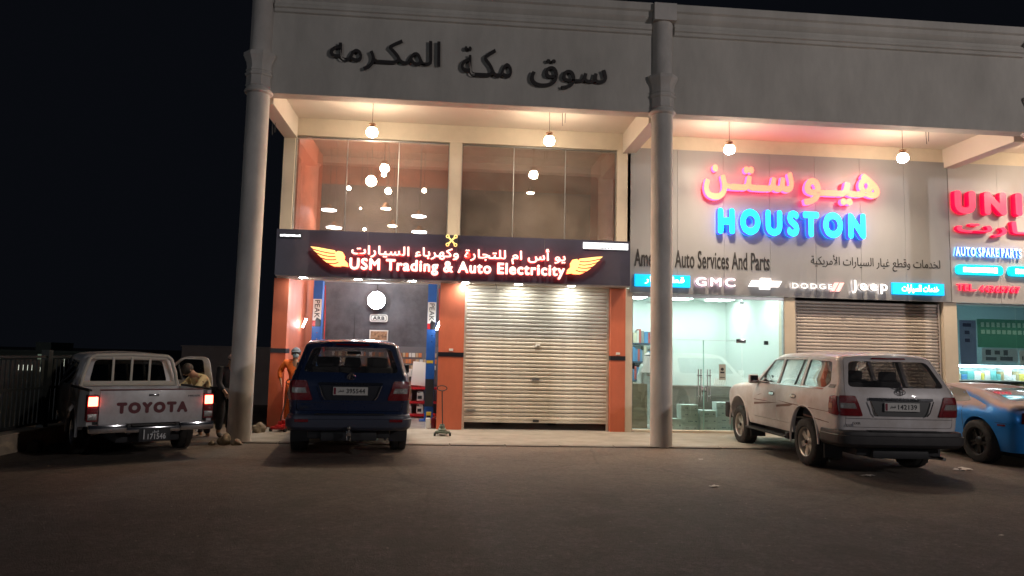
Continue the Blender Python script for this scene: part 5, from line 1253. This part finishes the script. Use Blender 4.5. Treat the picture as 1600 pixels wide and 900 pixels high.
    plate(tg, ((fx-.008, 0, .945), (0, -1, 0), (0, 0, 1), (-1, 0, 0)), .52, .125, number)
    bm = bmesh.new()
    for rx, rz in ((.062, .042), (.022, .040)): tube(bm, [(fx-.006+.012, math.cos(6.2832*q/20)*rx, 1.165+math.sin(6.2832*q/20)*rz) for q in range(21)], .006, 6)
    tube(bm, [(fx+.006, math.cos(6.2832*q/20)*.040, 1.180+math.sin(6.2832*q/20)*.020) for q in range(21)], .005, 6)
    mk(bm, 'emblem', M['chrome'], tg)
    bm = bmesh.new(); cyl(bm, (-1.10, 0, 1.22), (-1.13, 0, 1.22), .022, n=12); tube(bm, [(-1.12, .0, 1.22), (-1.07, .12, 1.245), (-.99, .42, 1.262)], .008, 6); mk(bm, 'rear_wiper', M['blackplastic'], tg)
    text(tg, 'GXR', (-.74, -.62, .70, .73), rear, .004, [M['darkmetal']], off=.03)
    use(LC['bumper'], 'rear_bumper', [bumper], t)
    for s in ((-1, 1) if dark else ()): boxes('reflector', LGc[0], t, (-1.252, -1.20, min(s*.60, s*.80), max(s*.60, s*.80), .535, .57), bev=.006)
    boxes('step_pad', M['blackplastic'], t, (-1.235, -1.10, -.52, .52, .625, .634), bev=.004)
    boxes('underbody', M['blackplastic'], t, (-1.0, 3.4, -.62, .62, .30, .47), (-1.08, -.6, -.42, .42, .27, .42), (-.15, .15, -.80, .80, .32, .46), (2.7, 3.0, -.80, .80, .32, .46), bev=.03)
    bm = bmesh.new(); rbox(bm, (-1.26, 0, .40), (.10, .07, .06), bev=.01); cyl(bm, (-1.31, 0, .38), (-1.31, 0, .46), .015, n=10); bmesh.ops.create_uvsphere(bm, u_segments=12, v_segments=8, radius=.03, matrix=Matrix.Translation((-1.31, 0, .47))); tube(bm, [(-1.29, .03, .40), (-1.31, .02, .31), (-1.30, -.02, .29), (-1.29, -.03, .38)], .007, 6)
    if dark: mk(bm, 'tow_hitch', M['steel'], t)
    else: bm.free()
    bm = bmesh.new(); cyl(bm, (-.9, -.55, .30), (-1.18, -.58, .29), .028, n=12); mk(bm, 'exhaust_pipe', M['steel'], t)
    # nose
    boxes('front_bumper', bumper, t, (3.55, 3.76, -.90, .90, .44, .72), bev=.05)
    for x in (0, 2.85):
        for s in (-1, 1): wheel(t, x, s*.80, .385, .385, .27, mat('silver_wheel', (.45, .42, .38), .35, metal=.6) if not dark else M['steel'], 'steel', s)
    for y in (-.38, .38): seat_(t, 1.05, y, .52, None, .62)
    for y in (-.45, 0, .45): seat_(t, .15, y, .44, None, .62, head=(y != 0) or dark)
    if dark:
        bm = bmesh.new(); tube(bm, [(.2, 0, 1.88), (.16, 0, 2.25), (.15, 0, 2.42)], [.006, .004, .002], 6); mk(bm, 'aerial', M['darkmetal'], t)
    boxes('dashboard', M['interior'], t, (1.80, 2.15, -.78, .78, .75, 1.16), bev=.06)
    boxes('cabin_floor', M['interior'], t, (-1.0, 2.2, -.80, .80, .50, .60))
    bm = bmesh.new(); tube(bm, [Vector((1.62, .40, 1.08))+Vector((.30*math.sin(q/16*6.2832)*.19, math.cos(q/16*6.2832)*.19, .95*math.sin(q/16*6.2832)*.19)) for q in range(17)], .015, 6); tube(bm, [(1.62, .22, 1.08), (1.64, .40, 1.07), (1.62, .58, 1.08)], .015, 6); mk(bm, 'steering_wheel', M['interior'], t)
    boxes('rear_view_mirror', M['blackplastic'], t, (1.50, 1.53, -.13, .13, 1.58, 1.65), bev=.012)
    return t
def carpaint(name, c, rough=.32, coat=.6, metal=0, dirt=None): return mat(name, c, rough, metal=metal, coat=coat, var=.10, scale=3, dirt=dirt, bump=.02, bscale=20)
def remap(root):
    def g(z):
        if z < .35: return z
        if z < .66: return z+.07*(z-.35)/.31
        if z < .80: return z+.07+.03*(z-.66)/.14
        if z < 1.2: return z+.10
        return z+.10*max(0, (1.76-z)/.56)
    def go(o):
        for c in kids(o):
            if c.name.startswith(('wheel', 'running_board', 'underbody', 'mud_flap')) and not c.name.startswith('wheel_arch'): continue
            for v in c.data.vertices: v.co.z = g(v.co.z)
            c.data.update(); go(c)
    go(root)
WLC = land_cruiser('dusty white off-road car with brown side stripes parked before the tan shutter', (6.60, 11.07, -.022), R(-2.2),
    carpaint('dusty_white_paint', (.64, .60, .60), .38, .35, dirt=(.52, .46, .43)), .92, .86, '142139', mat('grey_bumper', (.030, .027, .028), .6, var=.2), zs=.965)
BLC = land_cruiser('dark blue off-road car backed out of the open workshop bay seen from behind', (-1.63, 12.36, -.022), R(6.8),
    carpaint('dark_blue_paint', (.011, .022, .062), .28, .8), .88, .80, '395544', carpaint('two_tone_grey_paint', (.045, .052, .08), .4, .3), dark=True, stripes=False, zs=.985)

remap(WLC); remap(BLC)
# ------------------------------------------------------------------ white pickup
def pickup():
    th = R(35); t = thing('pickup_truck', 'white pickup with red lettered tailgate, lit tail lamps and an open side door', 'pickup', (-4.97, 11.95, -.022), R(90)+th); t.scale = (1, .96, 1.02)
    pt_ = carpaint('white_pickup_paint', (.66, .65, .66), .33, .5, dirt=(.46, .42, .40)); BP = M['blackplastic']
    sp = dict(x=(.42, 3.95), bot=.36, r=.10, rh=.14, crown=.03, rc=.10, bow=.02, taper=(.01, .10),
        top=[(.42, 1.455), (.7, 1.48), (1.4, 1.49), (1.75, 1.45), (1.95, 1.34), (2.35, 1.06), (2.55, .985), (3.2, .94), (3.7, .86), (3.95, .76)],
        w=[(.3, .80), (.5, .855), (.75, .875), (.92, .865), (1.0, .84), (1.25, .74), (1.5, .665)],
        xr=[(.3, 0), (.95, 0), (1.5, .12)], xf=[(.3, .10), (.6, 0), (1, .05)])
    sol = to_me(body_grid(sp)); bv = BVHTree.FromPolygons([v.co for v in sol.vertices], [p.vertices for p in sol.polygons])
    sp2 = dict(sp); sp2['x'] = (.48, 2.5); sp2['bot'] = .45; sp2['top'] = [(x, z-.045) for x, z in sp['top']]; sp2['w'] = [(z, w_-.05) for z, w_ in sp['w']]; sp2['r'] = .06; sp2['xf'] = [(.3, 0), (2, 0)]; sp2['bowf'] = 0
    me = boolean(sol.copy(), body_grid(sp2, nz=8, nc=3, nf=3, mi=1))
    W = [rpoly([(2.22, 1.02), (1.55, 1.0), (1.55, 1.385), (1.86, 1.37)], .03), rpoly([(1.47, 1.0), (.68, 1.0), (.74, 1.36), (1.47, 1.385)], .03)]
    rw = rpoly([(-.60, 1.03), (.60, 1.03), (.52, 1.385), (-.52, 1.385)], .07); ws = rpoly([(-.66, 1.06), (.66, 1.06), (.54, 1.40), (-.54, 1.40)], .06)
    cut = bmesh.new()
    for w_ in W: prism(cut, w_, 'y', -1.3, 1.3, 1)
    me = boolean(me, cut); cut = bmesh.new(); prism(cut, rw, 'x', .1, .75, 1); prism(cut, ws, 'x', 1.7, 2.9, 1); me = boolean(me, cut)
    cut = bmesh.new()
    for s in (-1, 1): prism(cut, [(3.05+math.cos(6.28318*i/30)*.42, .33+math.sin(6.28318*i/30)*.41) for i in range(30)], 'y', s*.55, s*1.2, 1)
    prism(cut, rpoly([(2.32, .42), (1.51, .42), (1.51, 1.42), (1.86, 1.41), (2.32, 1.04)], .04), 'y', -1.2, -.5, 1)
    me = boolean(me, cut); use(me, 'body', [pt_, BP], t)
    gl = glass('pickup_glass', (.30, .30, .32), .08)
    for s in (-1, 1):
        if s > 0: patch('side_window', W[0], 'y', s, bv, -.015, .005, gl, t)
        patch('side_window', W[1], 'y', s, bv, -.015, .005, gl, t)
    patch('rear_glass', rw, 'x', -1, bv, -.012, .005, gl, t); patch('windscreen', ws, 'x', 1, bv, -.014, .005, gl, t)
    # load bed
    for s in (-1, 1):
        bm = bmesh.new(); arch = [(math.cos(R(a))*.44, .33+math.sin(R(a))*.43) for a in range(172, 7, -15)]
        poly = [(-1.13, .50), (-.50, .44)] + arch + [(.41, .44), (.41, .975), (-1.13, .975)]
        n = len(poly)
        A = [bm.verts.new((p[0], s*(.875-.02*(p[1] > .9)), p[1])) for p in poly]; B_ = [bm.verts.new((p[0], s*.80, p[1])) for p in poly]
        bm.faces.new(A); bm.faces.new(B_[::-1])
        for i in range(n): bm.faces.new((A[i], A[(i+1) % n], B_[(i+1) % n], B_[i]))
        mk(bm, 'bed_side', pt_, t)
        bm = bmesh.new(); tube(bm, [(-1.12, s*.845, .985), (.40, s*.845, .985)], .022, 8); mk(bm, 'bed_rail', BP, t)
        bm = bmesh.new(); tube(bm, [(math.cos(R(a))*.44, s*.878, .33+math.sin(R(a))*.43) for a in range(185, -6, -10)], .022, 6); mk(bm, 'wheel_arch', pt_, t)
        bm = bmesh.new(); tube(bm, [(3.05+math.cos(R(a))*.42, s*.862, .33+math.sin(R(a))*.41) for a in range(185, -6, -10)], .02, 6); mk(bm, 'wheel_arch', pt_, t)
        # tail lamp
        l = boxes('tail_lamp', LGc[0], t, (-1.175, -1.02, min(s*.735, s*.885), max(s*.735, s*.885), .56, .93), bev=.02)
        boxes('lit_lens', emis('lit_red_lens', (1, .10, .06), 14), l, (-1.186, -1.172, min(s*.75, s*.872), max(s*.75, s*.872), .775, .90), bev=.005)
        boxes('lower_lens', LGc[1], l, (-1.182, -1.17, min(s*.75, s*.872), max(s*.75, s*.872), .585, .67), bev=.005)
        for x in (0, 3.05): wheel(t, x, s*.76, .345, .345, .23, M['steel'], 'steel', s)
    boxes('bed_floor', BP, t, (-1.10, .41, -.79, .79, .50, .55)); boxes('bed_front', pt_, t, (.37, .415, -.79, .79, .551, .97))
    tg = boxes('tailgate', pt_, t, (-1.165, -1.10, -.725, .725, .52, .985), bev=.012)
    boxes('tailgate_cap', mat('tailgate_top_trim', (.13, .03, .03), .4), tg, (-1.17, -1.095, -.72, .72, .986, 1.0), bev=.004)
    fr_ = ((-1.166, 0, 0), (0, -1, 0), (0, 0, 1), (-1, 0, 0))
    text(tg, 'TOYOTA', (-.50, .50, .66, .82), fr_, .003, [mat('maroon_vinyl', (.11, .006, .012), .4)], off=.13, track=.04)
    text(tg, 'HILUX', (.50, .68, .885, .91), fr_, .003, [M['darkmetal']], off=.03)
    boxes('tailgate_latch', M['chrome'], tg, (-1.174, -1.164, -.07, .07, .90, .93), bev=.003)
    bm = bmesh.new(); rbox(bm, (-1.24, .62, .47), (.14, .50, .12), bev=.03); rbox(bm, (-1.24, -.62, .47), (.14, .50, .12), bev=.03); rbox(bm, (-1.22, 0, .44), (.12, .78, .08), bev=.02)
    mk(bm, 'rear_bumper', M['chrome'], t)
    boxes('bumper_step', BP, t, (-1.30, -1.10, -.30, .30, .49, .51), (-1.27, -1.2, -.36, -.31, .38, .52), (-1.27, -1.2, .31, .36, .38, .52), bev=.008)
    plate(t, ((-1.29, -.02, .375), (0, -1, 0), (0, 0, 1), (-1, 0, 0)), .34, .17, '171546', dark=True)
    boxes('plate_holder', BP, t, (-1.285, -1.20, -.24, .20, .27, .46), bev=.01)
    boxes('underbody', BP, t, (-1.0, 3.7, -.45, .45, .24, .45), (-.1, .1, -.75, .75, .30, .38), (-.85, .35, -.78, .78, .42, .50), bev=.02)
    # window guard hoop behind the cab
    bm = bmesh.new(); x = .33
    hoop = [(x, -.735, .98), (x, -.70, 1.18), (x+.02, -.63, 1.40), (x+.02, -.55, 1.455), (x+.02, 0, 1.475), (x+.02, .55, 1.455), (x+.02, .63, 1.40), (x, .70, 1.18), (x, .735, .98)]
    for a_, b_ in zip(hoop, hoop[1:]): tube(bm, [a_, b_], .030, 8)
    rbox(bm, (x+.02, 0, 1.43), (.03, 1.15, .065), bev=.01); rbox(bm, (x, 0, 1.02), (.03, 1.42, .075), bev=.01)
    for y in (-.28, 0, .28): rbox(bm, (x, y, 1.22), (.03, .035, .42), bev=.006)
    mk(bm, 'window_guard', mat('cream_guard_paint', (.56, .52, .44), .5), t, 50)
    for s in (1,): mirror_(t, 2.12, s*.80, .98, s, None, M['chrome'])
    boxes('dashboard', M['interior'], t, (2.05, 2.4, -.72, .72, .62, .96), bev=.05)
    for y in (-.36, .36): seat_(t, 1.35, y, .5, M['interior'], .42)
    # opened right hand door, swung out at the hinge
    d = bpy.data.objects.new('open_door', None); COL.objects.link(d); d.parent = t
    d.location = (2.30, -.87, 0); d.rotation_euler = (0, 0, R(64))
    bm = bmesh.new(); outer = rpoly([(0, .38), (-.96, .38), (-1.08, .6), (-1.08, .95), (-.98, 1.44), (-.52, 1.45), (-.05, 1.06)], .12)
    prism(bm, outer, 'y', -.035, .035); me = to_me(bm); cut = bmesh.new(); inner = rpoly([(-.10, 1.02), (-.94, .98), (-.88, 1.39), (-.52, 1.40)], .05); prism(cut, inner, 'y', -.1, .1, 1); me = boolean(me, cut)
    bpy.data.objects.remove(d); d = use(me, 'door', [pt_, BP], t); d.location = (2.30, -.87, 0); d.rotation_euler = (0, 0, R(64))
    bm = bmesh.new(); prism(bm, inner, 'y', -.003, .003); mk(bm, 'door_glass', gl, d)
    boxes('inner_trim', mat('grey_door_card', (.20, .19, .18), .8), d, (-.84, -.10, .036, .07, .52, .90), bev=.02)
    boxes('door_pull', BP, d, (-.60, -.35, .071, .10, .74, .78), bev=.01)
    return t
pickup()

# ------------------------------------------------------------------ blue coupe
def coupe():
    t = thing('coupe', 'low blue coupe with dusty roof and black wheels at the right edge', 'car', (9.97, 11.62, -.022), R(90)+R(-1))
    mp = bpy.data.materials.new('dusty_blue_paint'); tr, N, L = nt(mp); b = N['Principled BSDF']; b.inputs['Coat Weight'].default_value = .25; b.inputs['Metallic'].default_value = .3
    g = N.new('ShaderNodeNewGeometry'); sx = N.new('ShaderNodeSeparateXYZ'); L.new(g.outputs['Normal'], sx.inputs[0])
    tc = N.new('ShaderNodeTexCoord'); n = N.new('ShaderNodeTexNoise'); n.inputs['Scale'].default_value = 9; n.inputs['Detail'].default_value = 8; L.new(tc.outputs['Object'], n.inputs[0])
    ad = N.new('ShaderNodeMath'); ad.operation = 'MULTIPLY_ADD'; L.new(n.outputs[0], ad.inputs[0]); ad.inputs[1].default_value = .5; L.new(sx.outputs['Z'], ad.inputs[2])
    mr = N.new('ShaderNodeMapRange'); L.new(ad.outputs[0], mr.inputs[0]); mr.inputs[1].default_value = .45; mr.inputs[2].default_value = .95
    mx = N.new('ShaderNodeMix'); mx.data_type = 'RGBA'; L.new(mr.outputs[0], mx.inputs[0]); mx.inputs[6].default_value = (.014, .22, .66, 1); mx.inputs[7].default_value = (.26, .19, .17, 1)
    L.new(mx.outputs[2], b.inputs['Base Color']); m2 = N.new('ShaderNodeMapRange'); L.new(mr.outputs[0], m2.inputs[0]); m2.inputs[3].default_value = .3; m2.inputs[4].default_value = .6; L.new(m2.outputs[0], b.inputs['Roughness'])
    sp = dict(x=(-.97, 3.72), bot=.24, r=.14, rh=.20, crown=.03, rc=.22, bow=.10, taper=(.05, .10),
        top=[(-1.02, .95), (-.85, 1.02), (-.45, 1.055), (-.1, 1.13), (.35, 1.22), (.8, 1.28), (1.15, 1.285), (1.5, 1.27), (2.1, 1.02), (2.4, .97), (3.2, .90), (3.6, .80), (3.72, .70)],
        w=[(.2, .84), (.35, .90), (.6, .95), (.8, .965), (.93, .94), (1.0, .86), (1.1, .74), (1.35, .60)],
        wx=[(-1.02, 1), (0, 1.0), (.9, .965), (1.8, .96), (2.8, 1), (3.7, 1)], xr=[(.2, .16), (.5, .06), (.75, 0), (1.0, .05), (1.3, .05)], xf=[(.2, .05), (.6, 0), (.9, .08)])
    sol = to_me(body_grid(sp, nz=14)); bv = BVHTree.FromPolygons([v.co for v in sol.vertices], [p.vertices for p in sol.polygons])
    cut = bmesh.new()
    for x in (0, 2.85):
        for s in (-1, 1): prism(cut, [(x+math.cos(6.28318*i/36)*.415, .37+math.sin(6.28318*i/36)*.405) for i in range(36)], 'y', s*.60, s*1.3, 1)
    me = boolean(sol.copy(), cut); use(me, 'body', [mp, M['blackplastic']], t)
    gm = mat('dusty_car_window', (.16, .15, .13), .25, coat=.4)
    gr = mat('rear_window_glass', (.05, .045, .05), .12, coat=.8)
    for s in (-1, 1):
        patch('side_window', rpoly([(1.95, 1.0), (.55, .995), (.32, 1.03), (.62, 1.20), (1.10, 1.255), (1.45, 1.21)], .03), 'y', s, bv, .001, .004, gm, t)
        patch('side_marker', rpoly([(-.63, .66), (-.47, .66), (-.47, .69), (-.63, .69)], .008), 'y', s, bv, .001, .006, LGc[0], t)
        patch('tail_lamp', rpoly([(s*.84, .72), (s*.30, .74), (s*.30, .88), (s*.80, .90)], .03), 'x', -1, bv, .001, .012, mat('dark_smoked_lens', (.04, .004, .006), .15, coat=.5), t)
        patch('door_seam', [(.36, .35), (.372, .35), (.372, .99), (.36, .99)], 'y', s, bv, .0004, .0008, M['blackplastic'], t)
        patch('bumper_seam', [(-1.0, .70), (-.42, .715), (-.42, .708), (-1.0, .693)], 'y', s, bv, .0004, .0008, M['blackplastic'], t)
        for x in (0, 2.85): wheel(t, x, s*.86, .36, .36, .26, mat('black_alloy', (.03, .028, .028), .35, metal=.5), 'alloy', s, rr=.74)
        mirror_(t, 1.8, s*.86, .93, s, None, mp)
    patch('rear_window', rpoly([(.36, -.52), (.36, .52), (-.42, .62), (-.42, -.62)], .06), 'z', 1, bv, .001, .004, gr, t)
    bm = bmesh.new(); tube(bm, [(-.96, -.78, 1.02), (-1.0, -.4, 1.055), (-1.02, 0, 1.065), (-1.0, .4, 1.055), (-.96, .78, 1.02)], .022, 8); mk(bm, 'boot_spoiler', mp, t)
    boxes('underbody', M['blackplastic'], t, (-.9, 3.5, -.6, .6, .14, .30), (-.1, .1, -.80, .80, .30, .42), (2.75, 2.95, -.80, .80, .30, .42), bev=.02)
    return t
coupe()
for m_ in (D0, D1): pass
for me in [m for m in bpy.data.meshes if m.users == 0]: bpy.data.meshes.remove(me)
